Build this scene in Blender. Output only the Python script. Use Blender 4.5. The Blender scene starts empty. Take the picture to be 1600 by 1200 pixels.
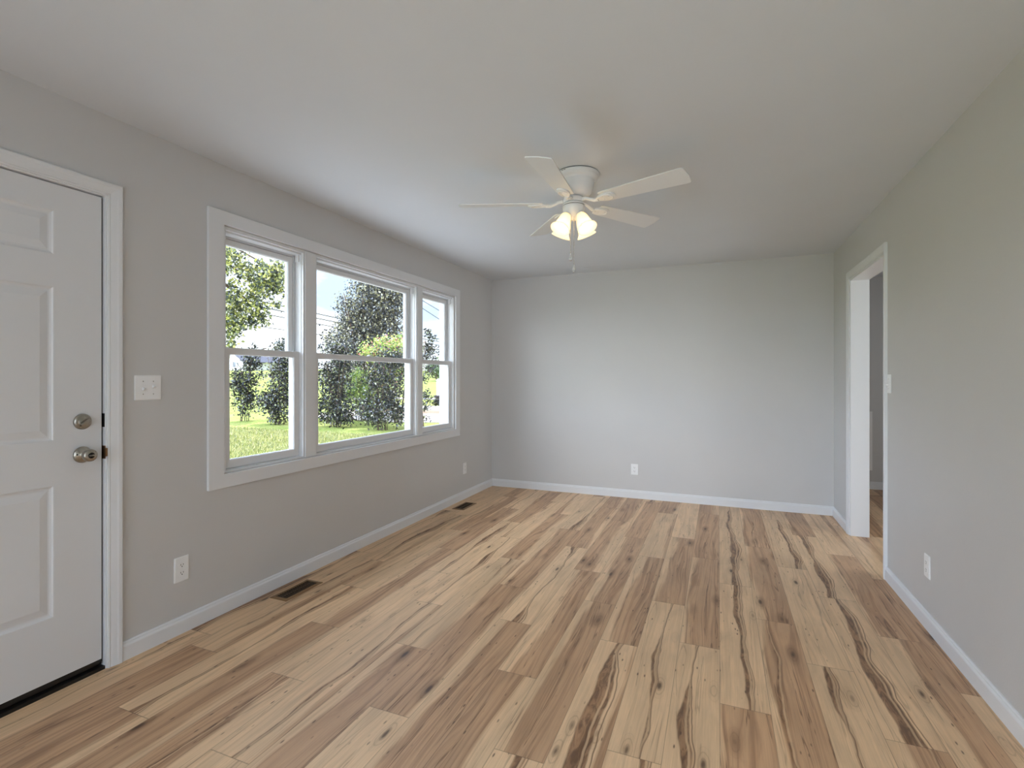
import bpy, bmesh, math, random
import numpy as np
from mathutils import Vector, Matrix

C = bpy.context.scene.collection
SC = bpy.context.scene
PI = math.pi
rad = math.radians

# ------------------------------------------------------------------ camera
YAW = rad(22.24)
cam_d = bpy.data.cameras.new('camera')
cam = bpy.data.objects.new('camera', cam_d)
C.objects.link(cam)
cam.location = (2.50, 0.0, 1.28)
cam.rotation_euler = (PI / 2, 0, YAW)
cam_d.sensor_width = 36.0
cam_d.lens = 790.0 / 1600.0 * 36.0
cam_d.shift_y = -9.5 / 1600.0
cam_d.clip_start = 0.02
cam_d.clip_end = 1000
SC.camera = cam

# ------------------------------------------------------------------ view
vs = SC.view_settings
vs.view_transform = 'Standard'
vs.look = 'None'
vs.exposure = 0.11
vs.gamma = 1.0
vs.use_curve_mapping = False
cy = SC.cycles
cy.use_denoising = True
cy.max_bounces = 14
cy.diffuse_bounces = 8
cy.glossy_bounces = 5
cy.transmission_bounces = 8
cy.transparent_max_bounces = 24
cy.sample_clamp_indirect = 8.0
cy.caustics_reflective = False
cy.caustics_refractive = False

# ------------------------------------------------------------------ sky
W = bpy.data.worlds.new('sky')
SC.world = W
W.use_nodes = True
nt = W.node_tree
nt.nodes.clear()


def N(tree, typ, **kw):
    n = tree.nodes.new(typ)
    for k, v in kw.items():
        setattr(n, k, v)
    return n


SKY_BOOST = 5.8
SKY_LOW, SKY_HIGH = 1.35, 2.4
out = N(nt, 'ShaderNodeOutputWorld')
bg = N(nt, 'ShaderNodeBackground')
tc = N(nt, 'ShaderNodeTexCoord')
sep = N(nt, 'ShaderNodeSeparateXYZ')
nt.links.new(tc.outputs['Generated'], sep.inputs[0])
mp = N(nt, 'ShaderNodeMapping')
mp.inputs['Scale'].default_value = (2.2, 2.2, 5.5)
mp.inputs['Location'].default_value = (0.35, 0.2, 0.1)
nt.links.new(tc.outputs['Generated'], mp.inputs['Vector'])
noi = N(nt, 'ShaderNodeTexNoise')
noi.inputs['Scale'].default_value = 1.6
noi.inputs['Detail'].default_value = 6
noi.inputs['Roughness'].default_value = 0.55
nt.links.new(mp.outputs[0], noi.inputs['Vector'])
rmp = N(nt, 'ShaderNodeValToRGB')
rmp.color_ramp.elements[0].position = 0.42
rmp.color_ramp.elements[0].color = (0, 0, 0, 1)
rmp.color_ramp.elements[1].position = 0.56
rmp.color_ramp.elements[1].color = (1, 1, 1, 1)
nt.links.new(noi.outputs[0], rmp.inputs[0])
blue = N(nt, 'ShaderNodeValToRGB')          # horizon to zenith
blue.color_ramp.elements[0].position = 0.0
blue.color_ramp.elements[0].color = (0.74, 0.88, 1.05, 1)
blue.color_ramp.elements[1].position = 0.5
blue.color_ramp.elements[1].color = (0.38, 0.62, 1.05, 1)
nt.links.new(sep.outputs[2], blue.inputs[0])
mx = N(nt, 'ShaderNodeMix', data_type='RGBA')
nt.links.new(rmp.outputs[0], mx.inputs[0])
nt.links.new(blue.outputs[0], mx.inputs[6])
mx.inputs[7].default_value = (1.2, 1.24, 1.30, 1)
st = N(nt, 'ShaderNodeMapRange')            # brighter towards the zenith
st.inputs[1].default_value = 0.15
st.inputs[2].default_value = 0.7
st.inputs[3].default_value = SKY_LOW
st.inputs[4].default_value = SKY_HIGH
nt.links.new(sep.outputs[2], st.inputs[0])
nt.links.new(mx.outputs[2], bg.inputs[0])
# brightening added to the unseen side of the sky to light the back wall
dt = N(nt, 'ShaderNodeVectorMath', operation='DOT_PRODUCT')
nt.links.new(tc.outputs['Generated'], dt.inputs[0])
dt.inputs[1].default_value = Vector((-0.55, -0.80, 0.22)).normalized()
bk = N(nt, 'ShaderNodeMapRange', interpolation_type='SMOOTHSTEP')
bk.inputs[1].default_value = 0.35
bk.inputs[2].default_value = 0.95
bk.inputs[3].default_value = 1.0
bk.inputs[4].default_value = SKY_BOOST
nt.links.new(dt.outputs['Value'], bk.inputs[0])
ml = N(nt, 'ShaderNodeMath', operation='MULTIPLY')
nt.links.new(st.outputs[0], ml.inputs[0])
nt.links.new(bk.outputs[0], ml.inputs[1])
nt.links.new(ml.outputs[0], bg.inputs[1])
nt.links.new(bg.outputs[0], out.inputs[0])


# ------------------------------------------------------------------ sun, added rear fill light, daylight at the hall window
def light(name, typ, loc, energy, color=(1, 1, 1), **kw):
    d = bpy.data.lights.new(name, typ)
    d.energy = energy
    d.color = color
    for k, v in kw.items():
        setattr(d, k, v)
    o = bpy.data.objects.new(name, d)
    C.objects.link(o)
    o.location = loc
    return o


SUN_TO = Vector((-0.25, 0.45, 0.86)).normalized()
sun = light('sun', 'SUN', (0, 0, 20), 6.6, (1.0, 0.968, 0.915), angle=rad(0.6))
sun.rotation_euler = SUN_TO.to_track_quat('Z', 'Y').to_euler()

RW = (0.55, 3.05, 0.25, 2.15)     # opening of the made-up rear window x0,x1,z0,z1
REAR_Y = -1.3
dl = light('rear_fill_light', 'AREA', ((RW[0] + RW[1]) / 2, REAR_Y - 0.16, (RW[2] + RW[3]) / 2), 8.5,
           (0.86, 0.93, 1.0), shape='RECTANGLE', size=RW[1] - RW[0], size_y=RW[3] - RW[2])  # fill light added behind the made-up rear window to brighten the room
dl.rotation_euler = (PI / 2, 0, 0)          # -Z faces +Y? fixed below
dl.rotation_euler = Vector((0, -1, 0)).to_track_quat('Z', 'Y').to_euler()
HX1 = 5.4
HW = (3.3, 4.5, 0.85, 2.05)       # hall window opening y0,y1,z0,z1
dh = light('daylight_hall_window', 'AREA', (HX1 + 0.16, (HW[0] + HW[1]) / 2, (HW[2] + HW[3]) / 2), 30,
           (0.96, 0.98, 1.0), shape='RECTANGLE', size=HW[1] - HW[0], size_y=HW[3] - HW[2])
dh.rotation_euler = Vector((1, 0, 0)).to_track_quat('Z', 'Y').to_euler()

LAMP_W = 0.22                       # each of the four bulbs of the ceiling fan


# ------------------------------------------------------------------ mesh helpers
class MB:
    def __init__(self):
        self.v = []
        self.f = []
        self.smooth = []

    def add(self, verts, faces, smooth=False):
        o = len(self.v)
        self.v.extend([tuple(p) for p in verts])
        self.f.extend([tuple(i + o for i in f) for f in faces])
        self.smooth.extend([smooth] * len(faces))

    def box(self, x0, x1, y0, y1, z0, z1):
        v = [(x0, y0, z0), (x1, y0, z0), (x1, y1, z0), (x0, y1, z0),
             (x0, y0, z1), (x1, y0, z1), (x1, y1, z1), (x0, y1, z1)]
        self.add(v, [(0, 3, 2, 1), (4, 5, 6, 7), (0, 1, 5, 4), (1, 2, 6, 5), (2, 3, 7, 6), (3, 0, 4, 7)])

    def lathe(self, prof, n=48, M=None, smooth=True, caps=True):
        """prof: list of (r, z); around local z"""
        vs_, fs = [], []
        m = len(prof)
        for i in range(n):
            a = 2 * PI * i / n
            for r, z in prof:
                vs_.append(Vector((r * math.cos(a), r * math.sin(a), z)))
        for i in range(n):
            j = (i + 1) % n
            for k in range(m - 1):
                fs.append((i * m + k, j * m + k, j * m + k + 1, i * m + k + 1))
        if caps:
            if prof[0][0] > 1e-6:
                fs.append(tuple(i * m for i in range(n))[::-1])
            if prof[-1][0] > 1e-6:
                fs.append(tuple(i * m + m - 1 for i in range(n)))
        if M is not None:
            vs_ = [M @ p for p in vs_]
        self.add(vs_, fs, smooth)

    def tube(self, pts, r, n=8, smooth=True):
        pts = [Vector(p) for p in pts]
        rs = r if isinstance(r, (list, tuple)) else [r] * len(pts)
        vs_, fs = [], []
        up = Vector((0, 0, 1))
        for i, p in enumerate(pts):
            a = pts[max(i - 1, 0)]
            b = pts[min(i + 1, len(pts) - 1)]
            d = (b - a).normalized()
            u = d.cross(up)
            if u.length < 1e-4:
                u = d.cross(Vector((1, 0, 0)))
            u.normalize()
            w = d.cross(u)
            for k in range(n):
                t = 2 * PI * k / n
                vs_.append(p + (u * math.cos(t) + w * math.sin(t)) * rs[i])
        for i in range(len(pts) - 1):
            for k in range(n):
                l = (k + 1) % n
                fs.append((i * n + k, i * n + l, (i + 1) * n + l, (i + 1) * n + k))
        fs.append(tuple(range(n))[::-1])
        fs.append(tuple((len(pts) - 1) * n + k for k in range(n)))
        self.add(vs_, fs, smooth)

    def prism(self, poly, h0, h1, M=None, smooth=False):
        """poly in local xy, extruded along local z from h0 to h1"""
        n = len(poly)
        v = [Vector((p[0], p[1], h0)) for p in poly] + [Vector((p[0], p[1], h1)) for p in poly]
        f = [tuple(range(n))[::-1], tuple(range(n, 2 * n))]
        for i in range(n):
            j = (i + 1) % n
            f.append((i, j, n + j, n + i))
        if M is not None:
            v = [M @ p for p in v]
        self.add(v, f, smooth)

    def sweep(self, prof, path, closed=False, normal=Vector((1, 0, 0))):
        """prof: list of (a, b): a = outwards in the path plane (left of travel), b = along normal. Mitred corners."""
        path = [Vector(p) for p in path]
        n = len(path)
        m = len(prof)
        vs_ = []
        for i, p in enumerate(path):
            if closed:
                d0 = (p - path[i - 1]).normalized()
                d1 = (path[(i + 1) % n] - p).normalized()
            else:
                d0 = (p - path[i - 1]).normalized() if i else None
                d1 = (path[i + 1] - p).normalized() if i < n - 1 else None
                d0 = d0 or d1
                d1 = d1 or d0
            s0 = normal.cross(d0)
            s1 = normal.cross(d1)
            s = (s0 + s1)
            s = s / max(s.dot(s0), 1e-6) if s.length > 1e-6 else s0
            for a, b in prof:
                vs_.append(p + s * a + normal * b)
        fs = []
        rng = n if closed else n - 1
        for i in range(rng):
            j = (i + 1) % n
            for k in range(m):
                l = (k + 1) % m
                fs.append((i * m + k, j * m + k, j * m + l, i * m + l))
        if not closed:
            fs.append(tuple(range(m)))
            fs.append(tuple((n - 1) * m + k for k in range(m))[::-1])
        self.add(vs_, fs)

    def ring(self, x0, x1, y0, y1, z0, z1, wl, wr, wb, wt):
        """rectangular frame in the yz plane, thick from x0 to x1"""
        o = [(y0, z0), (y1, z0), (y1, z1), (y0, z1)]
        i = [(y0 + wl, z0 + wb), (y1 - wr, z0 + wb), (y1 - wr, z1 - wt), (y0 + wl, z1 - wt)]
        v = [(x0, *p) for p in o] + [(x0, *p) for p in i] + [(x1, *p) for p in o] + [(x1, *p) for p in i]
        f = []
        for k in range(4):
            l = (k + 1) % 4
            f += [(k, k + 4, l + 4, l), (8 + k, 8 + l, 12 + l, 12 + k), (k, l, 8 + l, 8 + k), (4 + k, 12 + k, 12 + l, 4 + l)]
        self.add(v, f)

    def build(self, name, mat, parent=None, bevel=0.0, kind=None, segs=2, loc=None):
        me = bpy.data.meshes.new(name)
        v = self.v
        if loc is not None:
            L = Vector(loc)
            v = [tuple(Vector(p) - L) for p in v]
        me.from_pydata(v, [], self.f)
        bm = bmesh.new()
        bm.from_mesh(me)
        bmesh.ops.recalc_face_normals(bm, faces=bm.faces)
        bm.to_mesh(me)
        bm.free()
        me.polygons.foreach_set('use_smooth', self.smooth)
        me.update()
        if mat:
            me.materials.append(mat)
        o = bpy.data.objects.new(name, me)
        C.objects.link(o)
        if loc is not None:
            o.location = loc
        if parent is not None:
            o.parent = parent
            if loc is None:
                o.matrix_parent_inverse = Matrix.Translation(-Vector(world_loc(parent)))
            else:
                o.location = Vector(loc) - Vector(world_loc(parent))
        if bevel:
            b = o.modifiers.new('bevel', 'BEVEL')
            b.width = bevel
            b.segments = segs
            b.limit_method = 'ANGLE'
            b.angle_limit = rad(35)
            b.harden_normals = False
        if kind:
            o['kind'] = kind
        return o


def world_loc(o):
    p = Vector(o.location)
    if o.parent:
        return world_loc(o.parent) + p + (o.matrix_parent_inverse.translation if o.matrix_parent_inverse else Vector())
    return p


def thing(name, label, cat, loc, group=None):
    o = bpy.data.objects.new(name, None)
    o.empty_display_size = 0.1
    C.objects.link(o)
    o.location = loc
    tag(o, label, cat, group)
    return o


def tag(o, label=None, cat=None, group=None, kind=None):
    if label:
        o['label'] = label
    if cat:
        o['category'] = cat
    if group:
        o['group'] = group
    if kind:
        o['kind'] = kind
    return o


# ------------------------------------------------------------------ materials
def new_mat(name):
    m = bpy.data.materials.new(name)
    m.use_nodes = True
    t = m.node_tree
    b = t.nodes['Principled BSDF']
    return m, t, b


def lin(r, g, b):
    f = lambda c: c / 12.92 if c <= 0.04045 else ((c + 0.055) / 1.055) ** 2.4
    return (f(r / 255), f(g / 255), f(b / 255), 1)


def paint(name, col, rough=0.5, bump=0.0, scale=220.0, spec=0.4, var=0.02):
    m, t, b = new_mat(name)
    b.inputs['Roughness'].default_value = rough
    b.inputs['Specular IOR Level'].default_value = spec
    tc = N(t, 'ShaderNodeTexCoord')
    n = N(t, 'ShaderNodeTexNoise')
    n.inputs['Scale'].default_value = 3.0
    n.inputs['Detail'].default_value = 3
    t.links.new(tc.outputs['Object'], n.inputs['Vector'])
    mr = N(t, 'ShaderNodeMapRange')
    mr.inputs[3].default_value = 1 - var
    mr.inputs[4].default_value = 1 + var
    t.links.new(n.outputs[0], mr.inputs[0])
    mix = N(t, 'ShaderNodeVectorMath', operation='SCALE')
    mix.inputs[0].default_value = col[:3]
    t.links.new(mr.outputs[0], mix.inputs['Scale'])
    t.links.new(mix.outputs[0], b.inputs['Base Color'])
    if bump:
        n2 = N(t, 'ShaderNodeTexNoise')
        n2.inputs['Scale'].default_value = scale
        n2.inputs['Detail'].default_value = 2
        t.links.new(tc.outputs['Object'], n2.inputs['Vector'])
        bp = N(t, 'ShaderNodeBump')
        bp.inputs['Strength'].default_value = bump
        bp.inputs['Distance'].default_value = 0.0008
        t.links.new(n2.outputs[0], bp.inputs['Height'])
        t.links.new(bp.outputs[0], b.inputs['Normal'])
    return m


M_WALL = paint('greige_wall_paint', lin(200, 199, 198), 0.42, 0.35, 160, 0.45)
M_CEIL = paint('ceiling_paint', lin(213, 217, 222), 0.85, 0.25, 120, 0.2)
M_TRIM = paint('white_trim_paint', lin(221, 222, 224), 0.35, 0, spec=0.45, var=0.008)
M_VINYL = paint('white_vinyl', lin(220, 221, 223), 0.38, 0, spec=0.45, var=0.006)
M_TRACK = paint('toned_down_vinyl', lin(200, 201, 204), 0.45, 0, spec=0.4, var=0.006)  # vinyl greyed to tone down overbright daylight on the outer tracks
M_DOOR = paint('white_door_paint', lin(217, 218, 220), 0.4, 0.12, 90, 0.4, 0.008)
M_PLATE = paint('white_plastic', lin(236, 236, 236), 0.3, 0, spec=0.5, var=0.004)
M_FAN = paint('white_fan_enamel', lin(226, 228, 229), 0.35, 0, spec=0.5, var=0.006)
M_DARK = paint('dark_slot_and_shade', lin(18, 16, 15), 0.6, 0, spec=0.3)
M_SWEEP = paint('black_rubber', lin(26, 22, 20), 0.5, 0, spec=0.4)
M_BRONZE = paint('bronze_threshold', lin(92, 74, 60), 0.4, 0, spec=0.5)
M_REG = paint('brown_register_metal', lin(128, 96, 62), 0.45, 0, spec=0.5)


def metal(name, col, rough):
    m, t, b = new_mat(name)
    b.inputs['Base Color'].default_value = col
    b.inputs['Metallic'].default_value = 1
    b.inputs['Roughness'].default_value = rough
    n = N(t, 'ShaderNodeTexNoise')
    n.inputs['Scale'].default_value = 300
    tc = N(t, 'ShaderNodeTexCoord')
    t.links.new(tc.outputs['Object'], n.inputs['Vector'])
    mr = N(t, 'ShaderNodeMapRange')
    mr.inputs[3].default_value = rough - 0.05
    mr.inputs[4].default_value = rough + 0.08
    t.links.new(n.outputs[0], mr.inputs[0])
    t.links.new(mr.outputs[0], b.inputs['Roughness'])
    return m


M_NICKEL = metal('satin_nickel', lin(172, 166, 156), 0.28)
M_BRASS = metal('worn_brass', lin(150, 118, 88), 0.4)
M_CHAIN = metal('chain_nickel', lin(200, 198, 190), 0.25)

# clear window glass: lets light through, reflects at grazing angles
M_GLASS, t, b = new_mat('window_glass')
t.nodes.remove(b)
o_ = t.nodes['Material Output']
tr = N(t, 'ShaderNodeBsdfTransparent')
tr.inputs[0].default_value = (0.97, 0.985, 0.98, 1)
gl = N(t, 'ShaderNodeBsdfGlossy')
gl.inputs['Roughness'].default_value = 0.02
lw = N(t, 'ShaderNodeLayerWeight')
lw.inputs['Blend'].default_value = 0.5
pw = N(t, 'ShaderNodeMath', operation='POWER')
pw.inputs[1].default_value = 4.0
t.links.new(lw.outputs['Facing'], pw.inputs[0])
mrg = N(t, 'ShaderNodeMapRange')
mrg.inputs[3].default_value = 0.02
mrg.inputs[4].default_value = 0.5
t.links.new(pw.outputs[0], mrg.inputs[0])
ms = N(t, 'ShaderNodeMixShader')
t.links.new(mrg.outputs[0], ms.inputs[0])
t.links.new(tr.outputs[0], ms.inputs[1])
t.links.new(gl.outputs[0], ms.inputs[2])
t.links.new(ms.outputs[0], o_.inputs['Surface'])

# crystal for the pull-chain drops
M_CRYSTAL, t, b = new_mat('clear_crystal')
b.inputs['Base Color'].default_value = (0.95, 0.95, 0.95, 1)
b.inputs['Roughness'].default_value = 0.05
b.inputs['Transmission Weight'].default_value = 0.75
b.inputs['IOR'].default_value = 1.45

# lit frosted glass shade
M_SHADE, t, b = new_mat('frosted_lit_glass')
t.nodes.remove(b)
o_ = t.nodes['Material Output']
trl = N(t, 'ShaderNodeBsdfTranslucent')
trl.inputs[0].default_value = (0.92, 0.80, 0.60, 1)
dif = N(t, 'ShaderNodeBsdfDiffuse')
dif.inputs[0].default_value = (0.9, 0.87, 0.8, 1)
m1 = N(t, 'ShaderNodeMixShader')
m1.inputs[0].default_value = 0.35
t.links.new(trl.outputs[0], m1.inputs[1])
t.links.new(dif.outputs[0], m1.inputs[2])
trp = N(t, 'ShaderNodeBsdfTransparent')
trp.inputs[0].default_value = (1, 0.95, 0.85, 1)
m2 = N(t, 'ShaderNodeMixShader')
m2.inputs[0].default_value = 0.22
t.links.new(m1.outputs[0], m2.inputs[1])
t.links.new(trp.outputs[0], m2.inputs[2])
em = N(t, 'ShaderNodeEmission')
em.inputs[0].default_value = (1.0, 0.80, 0.50, 1)
em.inputs[1].default_value = 0.30
ad = N(t, 'ShaderNodeAddShader')
t.links.new(m2.outputs[0], ad.inputs[0])
t.links.new(em.outputs[0], ad.inputs[1])
t.links.new(ad.outputs[0], o_.inputs['Surface'])

M_BULB, t, b = new_mat('lit_bulb')
b.inputs['Base Color'].default_value = (1, 0.95, 0.85, 1)
b.inputs['Emission Color'].default_value = (1.0, 0.86, 0.62, 1)
b.inputs['Emission Strength'].default_value = 2.5


class G:
    """tiny node-graph helper"""
    def __init__(self, t):
        self.t = t

    def _in(self, sock, v):
        if hasattr(v, 'is_output'):
            self.t.links.new(v, sock)
        elif v is not None:
            sock.default_value = v

    def math(self, op, a, b=None, c=None, clamp=False):
        n = N(self.t, 'ShaderNodeMath', operation=op, use_clamp=clamp)
        self._in(n.inputs[0], a)
        if b is not None:
            self._in(n.inputs[1], b)
        if c is not None:
            self._in(n.inputs[2], c)
        return n.outputs[0]

    def vec(self, x, y, z):
        n = N(self.t, 'ShaderNodeCombineXYZ')
        for i, v in enumerate((x, y, z)):
            self._in(n.inputs[i], v)
        return n.outputs[0]

    def noise(self, v, scale=1.0, detail=2.0, rough=0.5, dist=0.0):
        n = N(self.t, 'ShaderNodeTexNoise')
        self._in(n.inputs['Vector'], v)
        n.inputs['Scale'].default_value = scale
        n.inputs['Detail'].default_value = detail
        n.inputs['Roughness'].default_value = rough
        n.inputs['Distortion'].default_value = dist
        return n.outputs[0]

    def ss(self, x, a, b, o0=0.0, o1=1.0):
        n = N(self.t, 'ShaderNodeMapRange', interpolation_type='SMOOTHSTEP')
        self._in(n.inputs[0], x)
        self._in(n.inputs[1], a)
        self._in(n.inputs[2], b)
        n.inputs[3].default_value = o0
        n.inputs[4].default_value = o1
        return n.outputs[0]

    def mix(self, f, a, b, mode='MIX'):
        n = N(self.t, 'ShaderNodeMix', data_type='RGBA', blend_type=mode)
        self._in(n.inputs[0], f)
        self._in(n.inputs[6], a)
        self._in(n.inputs[7], b)
        return n.outputs[2]


# ---- hickory plank floor: per-plank values come from the mesh attributes
M_FLOOR, t, b = new_mat('hickory_plank')
g = G(t)
a1 = N(t, 'ShaderNodeAttribute', attribute_name='plank')
a2 = N(t, 'ShaderNodeAttribute', attribute_name='plank_uv')
s1 = N(t, 'ShaderNodeSeparateColor')
t.links.new(a1.outputs['Color'], s1.inputs[0])
seed, brown, band = s1.outputs[0], s1.outputs[1], s1.outputs[2]
bpos = a1.outputs['Alpha']
s2 = N(t, 'ShaderNodeSeparateXYZ')
t.links.new(a2.outputs['Vector'], s2.inputs[0])
u, v, edge_v = s2.outputs[0], s2.outputs[1], s2.outputs[2]
s50 = g.math('MULTIPLY', seed, 57.0)
vv = g.math('ADD', v, g.math('MULTIPLY', seed, 31.0))
# broad light sapwood / brown heartwood boundary
nA = g.noise(g.vec(g.math('MULTIPLY', u, 1.3), g.math('MULTIPLY', vv, 0.75), s50), 1.0, 2.0, 0.45)
# grain
warp = g.math('MULTIPLY', g.math('SUBTRACT', nA, 0.5), 2.6)
gr1 = g.noise(g.vec(g.math('ADD', g.math('MULTIPLY', u, 11.0), g.math('MULTIPLY', warp, 4.0)), g.math('MULTIPLY', vv, 0.9), s50), 1.0, 5.0, 0.6)
gr2 = g.noise(g.vec(g.math('MULTIPLY', u, 75.0), g.math('MULTIPLY', vv, 5.0), s50), 1.0, 3.0, 0.6)
nW = g.noise(g.vec(g.math('MULTIPLY', u, 0.3), g.math('MULTIPLY', vv, 1.25), s50), 1.0, 3.0, 0.5)
wob = g.math('MULTIPLY', g.math('SUBTRACT', nW, 0.5), 0.8)
edge_pos = g.math('ADD', g.math('MULTIPLY', brown, 1.35), wob)
side = g.math('GREATER_THAN', g.math('FRACT', g.math('MULTIPLY', seed, 7.31)), 0.5)
uu = g.math('ADD', g.math('MULTIPLY', side, g.math('SUBTRACT', 1.0, u)),
            g.math('MULTIPLY', g.math('SUBTRACT', 1.0, side), u))
heart = g.ss(g.math('ADD', g.math('SUBTRACT', edge_pos, uu), g.math('MULTIPLY', g.math('SUBTRACT', gr1, 0.5), 0.25)), -0.05, 0.10)
heart = g.math('MULTIPLY', heart, g.ss(brown, 0.02, 0.12))
# dark wavy band with a light sliver inside
nB = g.noise(g.vec(0.0, g.math('MULTIPLY', vv, 1.35), s50), 1.0, 4.0, 0.5)
bc = g.math('ADD', bpos, g.math('MULTIPLY', g.math('SUBTRACT', nB, 0.5), 0.75))
nBw = g.noise(g.vec(3.7, g.math('MULTIPLY', vv, 1.5), s50), 1.0, 2.0, 0.5)
bw = g.math('MULTIPLY', g.ss(nBw, 0.36, 0.68, 0.015, 0.2), band)
du = g.math('ABSOLUTE', g.math('SUBTRACT', u, bc))
bandm = g.math('MULTIPLY', g.ss(g.math('SUBTRACT', bw, du), -0.02, 0.03), g.ss(band, 0.05, 0.3))
dsl = g.math('ABSOLUTE', g.math('SUBTRACT', g.math('SUBTRACT', u, bc), g.math('MULTIPLY', bw, 0.45)))
sliver = g.math('MULTIPLY', g.ss(dsl, 0.035, 0.012), bandm)
line2 = g.math('MULTIPLY', g.ss(g.math('ABSOLUTE', g.math('SUBTRACT', g.math('SUBTRACT', u, bc), g.math('MULTIPLY', bw, 1.35))), 0.022, 0.004),
               g.ss(band, 0.2, 0.7))
# knots and mineral specks
vo = N(t, 'ShaderNodeTexVoronoi', feature='F1')
vo.inputs['Scale'].default_value = 1.0
vo.inputs['Randomness'].default_value = 1.0
nD = g.noise(g.vec(g.math('MULTIPLY', u, 9.0), g.math('MULTIPLY', vv, 14.0), s50), 1.0, 2.0)
t.links.new(g.vec(g.math('ADD', g.math('MULTIPLY', u, 1.4), g.math('MULTIPLY', nD, 0.08)), g.math('MULTIPLY', vv, 2.4), s50), vo.inputs['Vector'])
knot = g.ss(vo.outputs['Distance'], 0.095, 0.035)
rings = g.math('MULTIPLY', g.math('SINE', g.math('MULTIPLY', vo.outputs['Distance'], 95.0)), g.ss(vo.outputs['Distance'], 0.32, 0.1))
halo = g.ss(vo.outputs['Distance'], 0.30, 0.04)
vo2 = N(t, 'ShaderNodeTexVoronoi', feature='F1')
vo2.inputs['Scale'].default_value = 1.0
t.links.new(g.vec(g.math('MULTIPLY', u, 6.5), g.math('MULTIPLY', vv, 11.0), s50), vo2.inputs['Vector'])
speckm = g.math('MULTIPLY', g.ss(vo2.outputs['Distance'], 0.16, 0.06),
                g.ss(g.noise(g.vec(g.math('MULTIPLY', u, 1.5), g.math('MULTIPLY', vv, 2.6), s50), 1.0, 1.0), 0.46, 0.58))
# long thin dark streaks
st_n = g.noise(g.vec(g.math('ADD', g.math('MULTIPLY', u, 7.0), g.math('MULTIPLY', warp, 2.0)), g.math('MULTIPLY', vv, 1.1), g.math('ADD', s50, 5.0)), 1.0, 3.0, 0.5)
streak = g.math('MULTIPLY', g.ss(g.math('ABSOLUTE', g.math('SUBTRACT', st_n, 0.62)), 0.022, 0.004), 0.75)

LIGHT = lin(222, 186, 146)
MID = lin(194, 154, 117)
DARK = lin(108, 74, 48)
col = g.mix(heart, LIGHT, MID)
col = g.mix(g.math('MULTIPLY', g.ss(gr1, 0.42, 0.7), g.math('ADD', 0.22, g.math('MULTIPLY', heart, 0.5))), col, lin(140, 102, 72))
col = g.mix(g.math('MULTIPLY', halo, g.math('ADD', 0.20, g.math('MULTIPLY', heart, 0.42))), col, DARK)
col = g.mix(g.math('MULTIPLY', g.ss(rings, 0.2, 0.9), 0.2), col, DARK)
col = g.mix(g.math('MULTIPLY', streak, g.math('ADD', 0.42, g.math('MULTIPLY', heart, 0.5))), col, DARK)
fig = g.noise(g.vec(g.math('MULTIPLY', u, 7.0), g.math('MULTIPLY', vv, 8.0), s50), 1.0, 4.0, 0.65, 1.2)
bcol = g.mix(g.ss(fig, 0.36, 0.64), lin(98, 66, 42), lin(160, 120, 86))
col = g.mix(g.math('MULTIPLY', bandm, 0.95), col, bcol)
col = g.mix(g.math('MULTIPLY', sliver, 0.6), col, LIGHT)
col = g.mix(g.math('MULTIPLY', line2, 0.75), col, DARK)
col = g.mix(g.math('MULTIPLY', knot, 0.85), col, lin(70, 45, 28))
col = g.mix(g.math('MULTIPLY', speckm, 0.8), col, lin(82, 54, 34))
tone = g.math('ADD', 0.93, g.math('MULTIPLY', g.math('FRACT', g.math('MULTIPLY', seed, 3.77)), 0.14))
tone = g.math('MULTIPLY', tone, g.ss(gr2, 0.25, 0.75, 0.92, 1.07))
cl = g.noise(g.vec(g.math('MULTIPLY', u, 2.2), g.math('MULTIPLY', vv, 2.6), g.math('ADD', s50, 9.0)), 1.0, 4.0, 0.6, 0.6)
tone = g.math('MULTIPLY', tone, g.ss(cl, 0.3, 0.7, 0.90, 1.08))
sc = N(t, 'ShaderNodeVectorMath', operation='SCALE')
t.links.new(col, sc.inputs[0])
t.links.new(tone, sc.inputs['Scale'])
# thin dark joint at each plank's rim
eu = g.math('MINIMUM', u, g.math('SUBTRACT', 1.0, u))
joint = g.math('MAXIMUM', g.ss(eu, 0.010, 0.003), g.ss(edge_v, 0.0026, 0.0008))
colf = g.mix(g.math('MULTIPLY', joint, 0.45), sc.outputs[0], lin(70, 48, 32))
t.links.new(colf, b.inputs['Base Color'])
b.inputs['Roughness'].default_value = 0.4
b.inputs['Specular IOR Level'].default_value = 0.5
t.links.new(g.ss(gr2, 0.2, 0.8, 0.36, 0.48), b.inputs['Roughness'])
bp = N(t, 'ShaderNodeBump')
bp.inputs['Strength'].default_value = 0.25
bp.inputs['Distance'].default_value = 0.0006
t.links.new(g.math('SUBTRACT', gr2, g.math('MULTIPLY', joint, 1.5)), bp.inputs['Height'])
t.links.new(bp.outputs[0], b.inputs['Normal'])


# ------------------------------------------------------------------ room dimensions
RWID = 3.49          # x of the right wall
BACK = 5.48          # y of the back wall
H = 2.44
TH = 0.14            # outer wall thickness
TI = 0.125           # inner wall thickness
HY0, HY1 = 2.2, 6.96  # hall beyond the doorway
DOOR_Y = (3.925, 4.85)
DOOR_Z = 2.085

# ------------------------------------------------------------------ floor: one mesh, a quad per plank
rng = random.Random(11)
PW, PL, PX0 = 0.1805, 1.262, 2.504
OFF = {-13: 1.66, -12: 1.24, -11: 2.06, -10: 1.64, -9: 1.22, -8: 2.05, -7: 1.615, -6: 2.46, -5: 2.03, -4: 2.855,
       -3: 2.455, -2: 1.735, -1: 2.575, 0: 2.15, 1: 2.98, 2: 2.60, 3: 2.16, 4: 3.01, 5: 2.59}
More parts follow.
